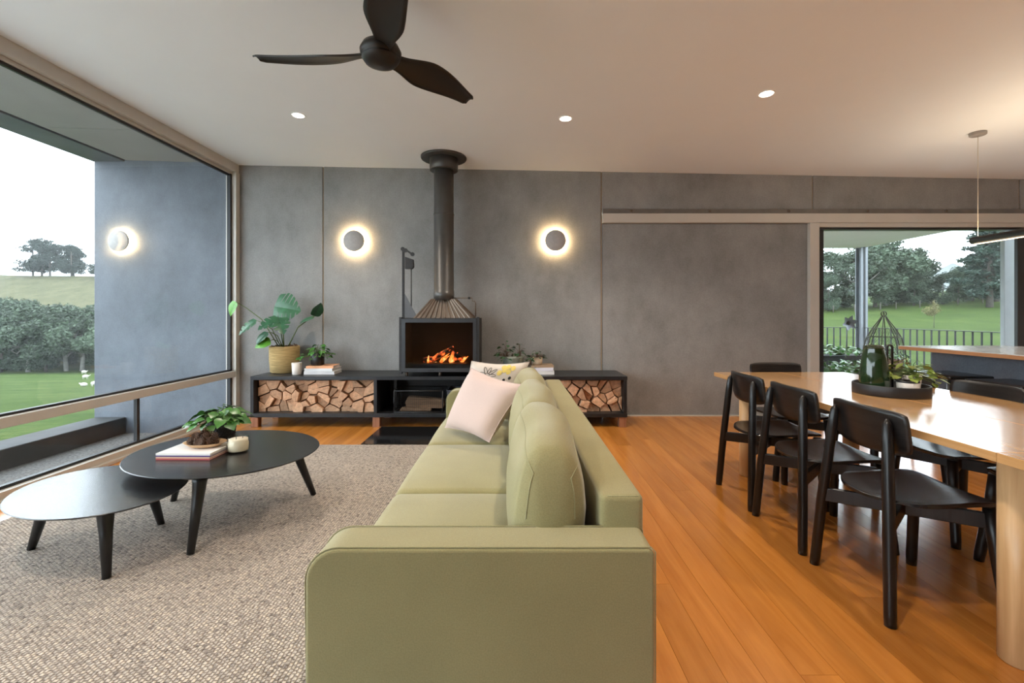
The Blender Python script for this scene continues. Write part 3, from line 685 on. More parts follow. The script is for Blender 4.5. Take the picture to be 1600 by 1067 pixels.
for h_, c_, l_, w_, rz in ((.034, (.74, .72, .72), 'white book at the bottom of the stack under black pot', .33, .03), (.032, (.76, .75, .76), 'white book in the middle of the stack under black pot', .31, -.04), (.026, (.85, .42, .22), 'orange book on top under the small black pot', .29, .08)):
    book((-2.14, 5.11, zz), w_, .24, h_, rz, c_, l_, 'books under the black pot'); zz += h_+.0005
POTZ = zz; zz = .546
for h_, c_, l_, w_, rz in ((.040, (.76, .73, .71), 'thick white book at the bottom of stack behind sofa', .26, .02), (.036, (.72, .68, .74), 'pale lilac book in the middle of stack behind sofa', .25, -.03), (.022, (.36, .25, .16), 'brown book on top under the striped pot', .25, .04)):
    book((.31, 5.10, zz), w_, .23, h_, rz, c_, l_, 'books behind the sofa'); zz += h_+.0005
POTZ2 = zz

# ------------------------------------------------------------------ leaves and plants
def leaf_mesh(name, m, L, W, fold=.25, curl=.25, nu=6):
    vs = []; fs = []
    for i in range(nu+1):
        t_ = i/nu; wd = W*(math.sin(PI*min(1, t_*1.02)**.75))*.5+.0004; z = -curl*L*t_*t_
        vs += [(L*t_, -wd, z+fold*wd), (L*t_, 0, z), (L*t_, wd, z+fold*wd)]
    for i in range(nu): a_ = i*3; fs += [(a_, a_+3, a_+4, a_+1), (a_+1, a_+4, a_+5, a_+2)]
    return MB().add(vs, fs, True).mesh(name, m)
def aim(o, d, roll=0):
    d = Vector(d).normalized(); zax = Vector((0, 0, 1)); y_ = zax.cross(d); y_ = y_.normalized() if y_.length > 1e-3 else Vector((0, 1, 0)); z_ = d.cross(y_)
    m3 = Matrix((d, y_, z_)).transposed(); o.rotation_euler = (m3 @ Matrix.Rotation(roll, 3, 'X')).to_euler()
def face(o, d, nrm):
    d = Vector(d).normalized(); z_ = Vector(nrm); z_ = (z_-d*z_.dot(d)).normalized(); y_ = z_.cross(d); o.rotation_euler = Matrix((d, y_, z_)).transposed().to_euler()
def bushplant(root, base, n, R, H, me, seed, stemm='stem', size=(.7, 1.2), low=-.2):
    r = random.Random(seed); st = MB(); base = Vector(base)
    for i in range(n):
        a_ = r.random()*2*PI; q = R*math.sqrt(r.random()); h_ = H*(1-.75*(q/R)**2)*r.uniform(.45, 1)+low*H*(q/R)**2
        tip = base+Vector((q*math.cos(a_), q*math.sin(a_), h_)); mid = base+Vector((q*.35*math.cos(a_), q*.35*math.sin(a_), h_*.65+.01))
        st.tube([base+Vector((.012*math.cos(a_), .012*math.sin(a_), -.01)), mid, tip], .0018, 4, False)
        o = place(me, 'leaf', root, tip, (0, 0, 0), (r.uniform(*size),)*3); aim(o, (math.cos(a_)+r.gauss(0, .35), math.sin(a_)+r.gauss(0, .35), r.uniform(-.5, .25)), r.gauss(0, .3))
    st.build('stems', M[stemm], root)
L_cof = leaf_mesh('leaf', M['leaf'], .066, .056, .15, .35)
L_small = leaf_mesh('leaf', M['leaf'], .055, .042, .15, .35)
L_jade = leaf_mesh('leaf', M['jade'], .046, .034, .12, .15)
L_dark = leaf_mesh('leaf', M['darkleaf'], .036, .022, .12, .2)

# plant on the coffee table
PX, PY, PZ = -1.845, 2.87, .391
p = thing('potted_plant', (PX, PY, PZ), 'leafy green plant in dimpled black pot on the coffee table', 'plant')
pot = MB().lathe([(.062, 0), (.070, .004), (.082, .145), (.082, .15), (.074, .15), (.070, .12), (.0, .12)], (PX, PY, PZ), 32).build('pot', M['ceramic_b'], p)
stud = MB().lathe([(.0085, 0), (.006, .004), (.0, .0055)], n=8); sm_ = stud.mesh('stud', M['ceramic_b']); al = MB()
for j in range(8):
    for k in range(26):
        a_ = 2*PI*(k+.5*(j % 2))/26; z = .012+j*.0165; r_ = .0695+.0119*(z/.145)
        c3 = Vector((PX+r_*math.cos(a_), PY+r_*math.sin(a_), PZ+z)); nn = Vector((math.cos(a_), math.sin(a_), 0)); tt = Vector((-nn.y, nn.x, 0)); up = Vector((0, 0, 1))
        al.add([c3+nn*.006]+[c3+(tt*math.cos(q*PI/3)+up*math.sin(q*PI/3))*.0078 for q in range(6)], [(0, 1+q, 1+(q+1) % 6) for q in range(6)], True)
al.build('studs', M['ceramic_b'], pot)['kind'] = 'stuff'
MB().lathe([(.072, .122), (.05, .128), (.0, .13)], (PX, PY, PZ), 20).build('soil', M['soil'], p)
bushplant(p, (PX, PY, PZ+.13), 78, .145, .12, L_cof, 3, low=-.05)
# candle jar
p = thing('candle_jar', (-1.635, 2.70, .391), 'squat glass jar candle with cream wax on the coffee table', 'candle')
MB().lathe([(.052, 0), (.058, .006), (.060, .055), (.055, .064), (.056, .09), (.053, .09), (.052, .064), (.056, .054), (.054, .008), (.0, .006)], (-1.635, 2.70, .391), 32).build('jar', M['jar'], p)
MB().lathe([(.0525, .008), (.0535, .012), (.0545, .052), (.051, .062), (.051, .076), (.0, .076)], (-1.635, 2.70, .391), 32).build('wax', M['wax'], p)
for dx, dy in ((-.02, .01), (.018, .012), (.0, -.022)): MB().tube([(-1.635+dx, 2.70+dy, .466), (-1.633+dx, 2.70+dy, .478)], .0015, 5).build('wick', M['ink'], p)
# bowl and pine cones
BX, BY = -1.815, 2.675
p = thing('wooden_bowl', (BX, BY, BOWLZ), 'shallow pale wooden bowl of pine cones on the magazines', 'bowl')
MB().lathe([(.06, 0), (.085, .006), (.118, .026), (.121, .028), (.112, .026), (.08, .010), (.0, .008)], (BX, BY, BOWLZ), 40, True, 1.0, .66).build('dish', M['bowlwood'], p)
pc = MB(); r = random.Random(5)
pc.lathe([(.002, -.016), (.010, -.012), (.013, 0), (.009, .012), (.002, .018)], n=8)
for j in range(7):
    for k in range(7):
        a_ = 2*PI*(k+.5*(j % 2))/7; z = -.014+j*.005; rr = .010+.010*math.cos((j-2.5)/4.5*PI/2); d = Vector((math.cos(a_), math.sin(a_), .5)); tt = Vector((-d.y, d.x, 0)); b0 = Vector((0, 0, z))+Vector((d.x, d.y, 0))*.006
        tip = b0+d*rr; pc.add([b0-tt*.003, b0+tt*.003, tip+tt*.005, tip-tt*.005+Vector((0, 0, .001)), tip+Vector((0, 0, -.004))], [(0, 1, 2, 3), (3, 2, 4)])
pcm = pc.mesh('pine_cone', M['pinecone'])
spots = [(-.058, -.012, 0), (-.03, .02, 0), (-.028, -.028, 0), (.002, -.006, 0), (.004, .032, 0), (.004, -.036, 0), (.034, .012, 0), (.034, -.022, 0), (.062, -.004, 0), (-.016, .002, .026), (.014, .014, .028), (.018, -.016, .026), (-.042, -.004, .024), (.044, .0, .024), (.0, .0, .05)]
for i, (dx, dy, dz) in enumerate(spots):
    o = place(pcm, 'pine_cone', None, (BX+dx*1.1, BY+dy, BOWLZ+.030+dz), (r.uniform(-1.2, 1.2), r.uniform(-1.2, 1.2), r.random()*6), (1.05,)*3)
    tag(o, 'small brown pine cone heaped in the wooden bowl', 'pine cone', 'pine cones in the wooden bowl')

# monstera in seagrass basket
QX, QY, QZ = -2.62, 5.20, .546
p = thing('monstera_plant', (QX, QY, QZ), 'monstera plant with split leaves in a woven seagrass basket', 'plant')
MB().lathe([(.135, 0), (.148, .01), (.158, .15), (.160, .285), (.156, .30), (.145, .30), (.140, .27), (.0, .265)], (QX, QY, QZ), 40).build('basket', M['basket'], p)
mc_ = MB(); r = random.Random(9)
for k in range(60):
    a_ = r.random()*6.28; q = .135*math.sqrt(r.random()); c3 = Vector((QX+q*math.cos(a_), QY+q*math.sin(a_), QZ+.275+r.random()*.03)); d = Vector((r.gauss(0, 1), r.gauss(0, 1), r.gauss(0, .4))).normalized()
    mc_.bar(c3-d*.022, c3+d*.022, .016, .006)
mc_.build('bark_mulch', M['soil'], p)['kind'] = 'stuff'
def monstera_mesh(name, L, W, fingers, m, fold=.12, curl=.2):
    vs = []; fs = []
    def wd(t_): return W*.5*(math.sin(PI*min(1, (t_*.93+.07))**.62))**.8
    def pt(t_, s_, f_):             # along midrib t, side s, fraction f of half width; veins sweep to the tip
        x_ = L*(t_+.20*f_*(1-t_)-(.16*f_ if t_ < .12 else 0)); y_ = s_*wd(t_)*f_
        return (x_, y_, -curl*L*t_*t_+fold*abs(y_)-.35*y_*y_/W)
    def quad(t0, t1, s_, f0, f1, e0=None, e1=None):
        o_ = len(vs); n_ = 4
        for k in range(n_+1):
            f_ = f0+(f1-f0)*k/n_; g_ = k/n_
            a0 = t0+(0 if e0 is None else (e0-t0)*g_); a1 = t1+(0 if e1 is None else (e1-t1)*g_)
            vs.extend([pt(a0, s_, f_), pt(a1, s_, f_)])
        for k in range(n_):
            q = (o_+2*k, o_+2*k+1, o_+2*k+3, o_+2*k+2); fs.append(q if s_ > 0 else q[::-1])
    for s_ in (-1, 1):
        if fingers == 0:
            for k in range(10): quad(k/10, (k+1)/10, s_, 0, 1)
        else:
            for k in range(24): quad(k/24, (k+1)/24, s_, 0, .36)
            for k in range(fingers):
                t0 = k/fingers; t1 = (k+1)/fingers; g_ = .13/fingers
                tm = (t0+t1)/2
                quad(t0+g_*.3, tm, s_, .36, 1, t0+g_*1.6, tm); quad(tm, t1-g_*.3, s_, .36, 1, tm, t1-g_*1.2)
    return MB().add(vs, fs, True).mesh(name, m)
mon_big = monstera_mesh('leaf', .30, .36, 6, M['monstera']); mon_mid = monstera_mesh('leaf', .24, .20, 4, M['monstera'], .25); mon_plain = monstera_mesh('leaf', .17, .15, 0, M['monstera'], .2); mon_bright = monstera_mesh('leaf', .17, .14, 0, M['leafbright'], .2, .3)
base = Vector((QX, QY, QZ+.28))
# tip of the leaf stalk relative to the basket mouth, leaf direction, roll, mesh, stalk bow
LV = [((-.47, -.14, .52), (-.45, -.15, -.75), (-.2, -.8, .55), mon_bright, .04), ((-.29, -.05, .31), (-.75, -.35, -.55), (-.35, -.65, .7), mon_mid, .03),
      ((-.10, -.03, .47), (.78, -.15, -.10), (-.05, -1, .25), mon_big, .0), ((.00, -.12, .33), (-.62, -.45, -.30), (-.2, -.75, .65), mon_mid, .02), ((.0, -.13, .34), (.45, -.55, -.55), (.2, -.7, .7), mon_mid, .02),
      ((-.12, -.14, .18), (-.6, -.45, -.65), (-.4, -.7, .5), mon_plain, .02), ((-.08, -.15, .09), (-.85, -.45, -.28), (-.2, -.9, .5), mon_bright, .0), ((.33, .02, .35), (-.55, -.25, -.18), (-.1, -.35, 1), mon_plain, -.03), ((.33, .02, .36), (.55, -.1, .75), (.8, -.5, -.3), mon_plain, -.03)]
for i, (tp, d, roll, me, bow) in enumerate(LV):
    tip = base+Vector(tp); b0 = base+Vector((tp[0]*.08, -.02+.01*i % .03, -.02)); md = (b0+tip)/2+Vector((bow, 0, .05+abs(bow)*.5))
    MB().tube([b0, (b0*.6+md*.4), md, (md*.4+tip*.6)+Vector((0, 0, .012)), tip], [.006, .0055, .005, .0045, .003], 7).build('stalk', M['stem'], p)
    o = place(me, 'leaf', p, tip); face(o, d, roll)
# small glass candle beside the basket
p = thing('candle_glass', (-2.385, 5.0, .546), 'frosted white candle glass in front of the seagrass basket', 'candle')
MB().lathe([(.044, 0), (.047, .004), (.053, .13), (.050, .13), (.047, .10), (.0, .10)], (-2.385, 5.0, .546), 28).build('glass', M['ceramic_w'], p)
MB().lathe([(.0475, .101), (.0, .103)], (-2.385, 5.0, .546), 20).build('wax', M['wax'], p)
# small black pot on books
p = thing('potted_plant', (-2.20, 5.10, POTZ), 'small leafy plant in plain black pot on the stacked books', 'plant')
MB().lathe([(.060, 0), (.070, .004), (.074, .135), (.068, .135), (.066, .115), (.0, .115)], (-2.20, 5.10, POTZ), 28).build('pot', M['ceramic_b'], p)
bushplant(p, (-2.20, 5.10, POTZ+.125), 62, .165, .105, L_small, 4, low=-.6)
# plants behind the sofa
p = thing('potted_plant', (-.005, 5.10, .546), 'dark leafy plant in celadon glazed pot behind the cushions', 'plant')
MB().lathe([(.10, 0), (.112, .01), (.120, .17), (.122, .195), (.114, .195), (.11, .17), (.0, .165)], (-.005, 5.10, .546), 32).build('pot', M['ceramic_g'], p)
bushplant(p, (-.09, 5.06, .72), 44, .12, .20, L_dark, 5, 'brownstem', (.9, 1.6)); bushplant(p, (.06, 5.06, .72), 40, .10, .18, L_dark, 15, 'brownstem', (.9, 1.6), -.9)
p = thing('potted_plant', (.265, 5.10, POTZ2), 'little trailing plant in sand striped pot on books behind sofa', 'plant')
MB().lathe([(.045, 0), (.052, .003), (.056, .082), (.051, .082), (.049, .07), (.0, .07)], (.265, 5.10, POTZ2), 24).build('pot', M['sandpot'], p)
bushplant(p, (.255, 5.08, POTZ2+.075), 34, .09, .10, L_dark, 6, 'brownstem', (.8, 1.4)); bushplant(p, (.185, 5.02, POTZ2+.02), 26, .06, .10, L_dark, 16, 'brownstem', (.8, 1.3), -1.6)

# ------------------------------------------------------------------ long black steel bench with firewood bays
BF, BBK = 4.85, 5.39
bn = thing('steel_bench', (-.8, 5.1, 0), 'long low black steel bench with firewood bays under the heater', 'bench')
XA, XB = -2.81, 1.21
MB().box(XA, XB, BF, BBK, .505, .545).build('top', M['blacksteel'], bn, bevel=.003)
MB().box(XA, XB, BF, BBK, .108, .150).build('bottom_shelf', M['blacksteel'], bn, bevel=.003)
for xx in (XA, -1.495, -1.36, -.22, -.05, XB-.04): MB().box(xx, xx+.035, BF+(.0 if xx not in (-1.36, -.22) else .30), BBK if xx in (XA, XB-.04, -1.495, -.05) else BF+.36, .150, .505).build('upright', M['blacksteel'], bn, bevel=.002)
MB().box(XA+.02, XB-.02, BBK-.012, BBK, .150, .505).build('back_sheet', M['blacksteel'], bn)
for xx in (XA+.0, -1.51, .05, XB-.085):
    for yy in (BF+.01, BBK-.10): MB().box(xx, xx+.075, yy, yy+.075, 0, .108).build('timber_foot', M['redwood'], bn, bevel=.003)
S_ = MB().box(-1.415, -.28, 4.20, 4.86, .0005, .009).build('hearth_plate', mat('black_hearth_steel', (.012, .012, .013), .12, .2, var=.3), bevel=.002, origin=(-.85, 4.5, 0))
tag(S_, 'thin glossy black hearth plate on the floor before the bench', 'hearth plate')

def clip(poly, a, b_, c_):                # keep a*x+b*z<=c
    out = []
    for i in range(len(poly)):
        p, q = poly[i], poly[(i+1) % len(poly)]; dp = a*p[0]+b_*p[1]-c_; dq = a*q[0]+b_*q[1]-c_
        if dp <= 0: out.append(p)
        if dp*dq < 0: t_ = dp/(dp-dq); out.append((p[0]+(q[0]-p[0])*t_, p[1]+(q[1]-p[1])*t_))
    return out
def logstack(x0, x1, z0, z1, nx, nz, seed, bay, rev, group):
    r = random.Random(seed); seeds = []; made = []
    for j in range(nz):
        for i in range(nx):
            seeds.append((x0+(x1-x0)*(i+.5+.5*(j % 2)-.25+r.uniform(-.46, .46))/nx, z0+(z1-z0)*(j+.5+r.uniform(-.46, .46))/nz))
    for s_ in seeds:
        poly = [(x0, z0), (x1, z0), (x1, z1), (x0, z1)]
        for q in seeds:
            if q is s_: continue
            a, b_ = q[0]-s_[0], q[1]-s_[1]; c_ = (q[0]**2+q[1]**2-s_[0]**2-s_[1]**2)/2
            gap = .0015+.0075*r.random()**1.5; poly = clip(poly, a, b_, c_-gap*math.hypot(a, b_))
            if len(poly) < 3: break
        if len(poly) < 3: continue
        cx = sum(p[0] for p in poly)/len(poly); cz = sum(p[1] for p in poly)/len(poly)
        # round one side like bark, keep the split faces straight
        n_ = len(poly); pts = []
        k0 = r.randrange(n_)
        for i in range(n_):
            p, q = poly[i], poly[(i+1) % n_]; pts.append((p[0]+(cx-p[0])*.025, p[1]+(cz-p[1])*.025))
            pts.append(((p[0]+q[0])/2+(cx-(p[0]+q[0])/2)*r.uniform(0, .07), (p[1]+q[1])/2+(cz-(p[1]+q[1])/2)*r.uniform(0, .07)))
        y0 = BF+.045+r.uniform(0, .075); y1 = y0+.36+r.uniform(-.03, .03)
        mb = MB(); n2 = len(pts); tw = r.uniform(-.04, .04)
        ctr = (cx, y0-.002+r.uniform(-.003, .004), cz)
        vs = [ctr]+[(p[0], y0+r.uniform(-.003, .005), p[1]) for p in pts]+[(cx+(p[0]-cx)*.93, y1, cz+(p[1]-cz)*.93) for p in pts]
        fs = [(0, 1+(i+1) % n2, 1+i) for i in range(n2)]+[(1+i, 1+(i+1) % n2, 1+n2+(i+1) % n2, 1+n2+i) for i in range(n2)]+[tuple(range(1+n2, 1+2*n2))]
        vs = [(v_[0], v_[1], v_[2]) for v_ in vs]
        mb.add(vs, [f[::-1] for f in fs])
        o = mb.build('firewood_log', M['logend'], origin=(cx, y0, min(p[1] for p in pts))); made.append((o, cx, cz, min(p[1] for p in poly) < z0+.004, max(p[1] for p in poly) > z1-.004))
    ORD = 'zeroth first second third fourth fifth sixth seventh eighth ninth tenth eleventh twelfth thirteenth fourteenth fifteenth sixteenth seventeenth eighteenth nineteenth twentieth'.split()
    zm = (z0+z1)/2
    rows = {'bottom row': [m_ for m_ in made if m_[3]], 'top row': [m_ for m_ in made if m_[4] and not m_[3]]}
    rest = [m_ for m_ in made if not m_[3] and not m_[4]]
    rows['upper middle'] = [m_ for m_ in rest if m_[2] >= zm]; rows['lower middle'] = [m_ for m_ in rest if m_[2] < zm]
    for rn, ms_ in rows.items():
        for k_, m_ in enumerate(sorted(ms_, key=lambda q: -q[1] if rev else q[1])):
            tag(m_[0], 'split firewood log, %s from %s in the %s of the %s bay' % (ORD[k_+1], 'right' if rev else 'left', rn, bay), 'log', group)
logstack(XA+.042, -1.50, .151, .492, 10, 5, 21, 'left', False, 'firewood in the left bay')
logstack(.30, XB-.045, .151, .492, 7, 5, 22, 'right', True, 'firewood in the right bay')
# wire bin with a log, plastic tub
p = thing('mesh_bin', (-1.02, 5.02, .151), 'black open mesh bin under the heater holding one split log', 'bin')
x0, x1, y0, y1, z0, z1 = -1.285, -.765, 4.88, 5.2, .151, .385
fr = MB()
for z in (z0+.006, z1): fr.tube([(x0, y0, z), (x1, y0, z), (x1, y1, z), (x0, y1, z), (x0, y0, z)], .006, 6)
for xx in (x0, x1):
    for yy in (y0, y1): fr.tube([(xx, yy, z0), (xx, yy, z1)], .006, 6)
fr.build('frame', M['castiron'], p)
ms = MB()
for i in range(1, 24): xx = x0+(x1-x0)*i/24; ms.tube([(xx, y0, z1), (xx, y0, z0+.006), (xx, y1, z0+.006), (xx, y1, z1)], .0011, 4, False)
for i in range(1, 10): zq = z0+(z1-z0)*i/10; ms.tube([(x0, y0, zq), (x1, y0, zq), (x1, y1, zq), (x0, y1, zq), (x0, y0, zq)], .0011, 4, False)
ms.build('wire_mesh', M['wire'], p)['kind'] = 'stuff'
lg = MB().prism([(0, 0), (.40, -.015), (.42, .03), (.40, .085), (.22, .10), (.02, .115), (-.01, .05)], 0, .1); lg.v = [(a-1.17, b_+4.93, c_+.20) for a, b_, c_ in lg.v]
tag(lg.build('firewood_log', M['ash'], origin=(-1.0, 4.98, .18), bevel=.008), 'brown weathered log lying in the black mesh bin', 'log')
lg = MB().prism([(0, 0), (.34, .0), (.35, .035), (.02, .04)], 0, .09); lg.v = [(a-1.24, b_+4.92, c_+.158) for a, b_, c_ in lg.v]
tag(lg.build('firewood_log', M['ash'], origin=(-1.1, 4.96, .158), bevel=.006), 'flat dark offcut beneath the log in the mesh bin', 'log')
p = thing('plastic_tub', (-.52, 5.02, .151), 'slate plastic tub beside the mesh bin under the heater', 'tub')
tb = MB(); a = [(-.70, 4.90), (-.34, 4.90), (-.34, 5.2), (-.70, 5.2)]; o4 = [(-.72, 4.885), (-.32, 4.885), (-.32, 5.215), (-.72, 5.215)]
def ring(q, z): return [(x_, y_, z) for x_, y_ in q]
inn = lambda q, d: [(x_+(d if i in (0, 3) else -d), y_+(d if i < 2 else -d)) for i, (x_, y_) in enumerate(q)]
tb.add(ring(a, .152)+ring(o4, .385)+ring(inn(o4, .008), .385)+ring(inn(a, .008), .16), [(3, 2, 1, 0)]+[(r_*4+i, r_*4+(i+1) % 4, r_*4+4+(i+1) % 4, r_*4+4+i) for r_ in range(3) for i in range(4)]+[(12, 13, 14, 15)])
tb.build('shell', M['grey_plastic'], p); MB().tube(ring(o4, .385)+[ring(o4, .385)[0]], .006, 6).build('rim', M['grey_plastic'], p)

# ------------------------------------------------------------------ wood heater
HX0, HX1, HY0, HY1, HZ0, HZ1 = -1.214, -.375, 4.84, 5.30, .59, 1.165
ht = thing('wood_heater', (-.795, 5.05, .546), 'black cast wood heater with glass door, ribbed hood and tall flue', 'heater')
bx = MB(); tk = .03
bx.box(HX0, HX1, HY0+.02, HY1, HZ0, HZ0+tk); bx.box(HX0, HX1, HY0+.02, HY1, HZ1-tk, HZ1); bx.box(HX0, HX0+tk, HY0+.02, HY1, HZ0+tk, HZ1-tk); bx.box(HX1-tk, HX1, HY0+.02, HY1, HZ0+tk, HZ1-tk); bx.box(HX0+tk, HX1-tk, HY1-tk, HY1, HZ0+tk, HZ1-tk)
bx.build('firebox', mat('sooty_iron', (.02, .02, .021), .8, var=.15, scale=3), ht)
for fx in (HX0+.06, (HX0+HX1)/2, HX1-.06):
    for fy in (HY0+.06, HY1-.06): MB().lathe([(.016, 0), (.016, HZ0-.546)], (fx, fy, .546), 10).build('foot', M['rawsteel'], ht)
dr = MB(); fw_ = .038
dr.box(HX0+.022, HX1-.022, HY0-.012, HY0+.02, HZ0+.006, HZ0+.006+fw_); dr.box(HX0+.022, HX1-.022, HY0-.012, HY0+.02, HZ1-fw_-.008, HZ1-.008)
dr.box(HX0+.022, HX0+.022+fw_, HY0-.012, HY0+.02, HZ0+.006+fw_, HZ1-fw_-.008); dr.box(HX1-.022-fw_, HX1-.022, HY0-.012, HY0+.02, HZ0+.006+fw_, HZ1-fw_-.008)
do = dr.build('door_frame', mat('grey_heater_frame', (.05, .053, .058), .35, .5), ht)
MB().box(HX0+.06, HX1-.06, HY0, HY0+.006, HZ0+.044, HZ1-.046).build('glass', M['smoke_glass'], do)
MB().box(HX0-.006, HX0+.02, HY0-.006, HY0+.05, HZ0-.02, HZ1+.012).build('side_rail', M['castiron'], ht); MB().box(HX1-.02, HX1+.006, HY0-.006, HY0+.05, HZ0-.02, HZ1+.012).build('side_rail', M['castiron'], ht)
MB().box(HX0+.07, HX1-.07, HY0+.05, HY1-.04, HZ0+tk, HZ0+.085).build('grate', M['castiron'], ht)
# hood
hb = [(-1.08, 4.87), (-.445, 4.87), (-.445, 5.28), (-1.08, 5.28)]; htp = [(-.895, 4.84+.0), (-.635, 4.84), (-.635, 5.08), (-.895, 5.08)]
htp = [(-.90, 4.93), (-.64, 4.93), (-.64, 5.10), (-.90, 5.10)]
hd = MB().add([(x_, y_, HZ1) for x_, y_ in hb]+[(x_, y_, 1.375) for x_, y_ in htp], [(3, 2, 1, 0), (4, 5, 6, 7), (0, 1, 5, 4), (1, 2, 6, 5), (2, 3, 7, 6), (3, 0, 4, 7)]).build('hood', M['rawsteel'], ht)
for k in range(12):
    f_ = (k+.5)/12; a = Vector((hb[0][0]+(hb[1][0]-hb[0][0])*f_, hb[0][1]-.002, HZ1+.004)); b_ = Vector((htp[0][0]+(htp[1][0]-htp[0][0])*f_, htp[0][1]-.002, 1.37))
    MB().bar(a, b_, .010, .014).build('rib', M['rawsteel'], hd)
for k in range(7):
    f_ = (k+.5)/7
    MB().bar((hb[1][0]+.001, hb[1][1]+(hb[2][1]-hb[1][1])*f_, HZ1+.004), (htp[1][0]+.001, htp[1][1]+(htp[2][1]-htp[1][1])*f_, 1.37), .010, .014).build('rib', M['rawsteel'], hd)
FX, FY = -.77, 5.0
fm_ = mat('flue_black_paint', (.085, .08, .076), .38, .4, var=.08)
MB().lathe([(.112, 1.36), (.112, 1.46), (.109, 1.462), (.109, 2.30), (.1085, 2.302), (.1085, ceil_z(FX))], (FX, FY, 0), 40).build('flue', fm_, ht)
MB().lathe([(.112, 2.296), (.112, 2.306)], (FX, FY, 0), 40).build('flue_band', fm_, ht)
MB().lathe([(.150, ceil_z(FX)-.15), (.155, ceil_z(FX)-.145), (.155, ceil_z(FX)-.012)], (FX, FY, 0), 40).build('flue_collar', fm_, ht)
MB().lathe([(.245, ceil_z(FX)-.022), (.250, ceil_z(FX)-.014), (.25, ceil_z(FX)-.002)], (FX, FY, 0), 48).build('ceiling_flange', fm_, ht)
# counterweight mast at left
mst = MB().box(-1.213, -1.190, 4.93, 4.955, HZ1, 1.93).build('mast', M['castiron'], ht, bevel=.002)
MB().prism([(-1.190, HZ1+.003), (-1.045, HZ1+.003), (-1.06, HZ1+.03), (-1.190, 1.44)], 4.937, 4.947).build('gusset', mat('grey_gusset', (.10, .10, .105), .4, .5), mst)
MB().prism([(-1.18, 1.70), (-1.10, 1.70), (-1.085, 1.72), (-1.09, 1.80), (-1.18, 1.83)], 4.92, 4.965).build('counterweight', M['castiron'], mst, bevel=.003)
MB().bar((-1.18, 4.943, 1.91), (-1.09, 4.943, 1.85), .02, .02).build('pulley_arm', M['castiron'], mst)
pw = MB().lathe([(.022, -.006), (.022, .006)], n=14).mesh('pulley', M['castiron'])
for xx, zz_ in ((-1.175, 1.90), (-1.10, 1.858), (-1.205, 1.915)): place(pw, 'pulley', mst, (xx, 4.935, zz_), (PI/2, 0, 0))
MB().tube([(-1.115, 4.943, HZ1+.10), (-1.115, 4.943, 1.70)], .006, 8).build('pull_rod', M['castiron'], mst)
# damper rod at right
MB().tube([(-.66, 4.98, 1.385), (-.455, 4.98, 1.385), (-.455, 4.98, 1.35), (-.43, 4.98, 1.35), (-.42, 4.98, 1.33), (-.418, 4.98, HZ1+.02)], .006, 8).build('damper_rod', M['rawsteel'], ht)
MB().lathe([(.014, -.012), (.014, .012)], (-.49, 4.98, 1.385), 10).build('damper_knob', M['castiron'], ht)
# fire
fire = thing('fire', (-.78, 5.06, HZ0+.085), 'orange log fire burning behind the heater glass', 'fire')
fm2, t, b, o = nt('flame')
vv = coords(t, 'object'); n1 = node(t, 'ShaderNodeTexNoise', i_Scale=28, i_Detail=3); t.links.new(vv, n1.inputs['Vector'])
c = ramp(t, n1.outputs['Fac'], [(.3, (.9, .06, .01)), (.5, (1, .22, .03)), (.72, (1, .58, .2))]); t.links.new(c, b.inputs['Emission Color']); b.inputs['Emission Strength'].default_value = 2.2; b.inputs['Base Color'].default_value = (.05, .01, 0, 1)
r = random.Random(3); zf = HZ0+.086
for i in range(15):
    x_ = -.97+.40*r.random(); y_ = 5.0+.12*r.random(); h_ = .05+.10*r.random()*(1-abs(x_+.78)/.26); q = r.uniform(.010, .022); ln = r.uniform(-.02, .09)
    MB().tube([(x_, y_, zf), (x_+ln*.2, y_, zf+h_*.3), (x_+ln*.8, y_, zf+h_*.7), (x_+ln*1.3, y_, zf+h_)], [q*.7, q, q*.55, .001], 7).build('flame', fm2, fire)
em, t, b, o = nt('charred_ember_log')
vv = coords(t, 'object'); n1 = node(t, 'ShaderNodeTexNoise', i_Scale=16, i_Detail=5); t.links.new(vv, n1.inputs['Vector'])
c = ramp(t, n1.outputs['Fac'], [(.52, (0, 0, 0)), (.66, (1, .12, .02))]); t.links.new(c, b.inputs['Emission Color']); b.inputs['Emission Strength'].default_value = 2.5; b.inputs['Base Color'].default_value = (.06, .045, .035, 1)
for a, b_, q in (((-1.0, 5.02, zf+.03), (-.72, 5.08, zf+.03), .03), ((-.90, 4.96, zf+.028), (-.66, 5.0, zf+.17), .024), ((-.80, 5.12, zf+.03), (-.56, 5.06, zf+.035), .028), ((-.68, 4.98, zf+.12), (-.58, 5.02, zf+.03), .022)):
    MB().tube([a, ((a[0]+b_[0])/2, (a[1]+b_[1])/2, (a[2]+b_[2])/2+.004), b_], [q, q*1.05, q*.9], 9, True, False).build('burning_log', em, fire)
light('fire_glow', 'POINT', fire, (-.78, 5.0, zf+.16), .7, (1, .35, .08), shadow_soft_size=.08)

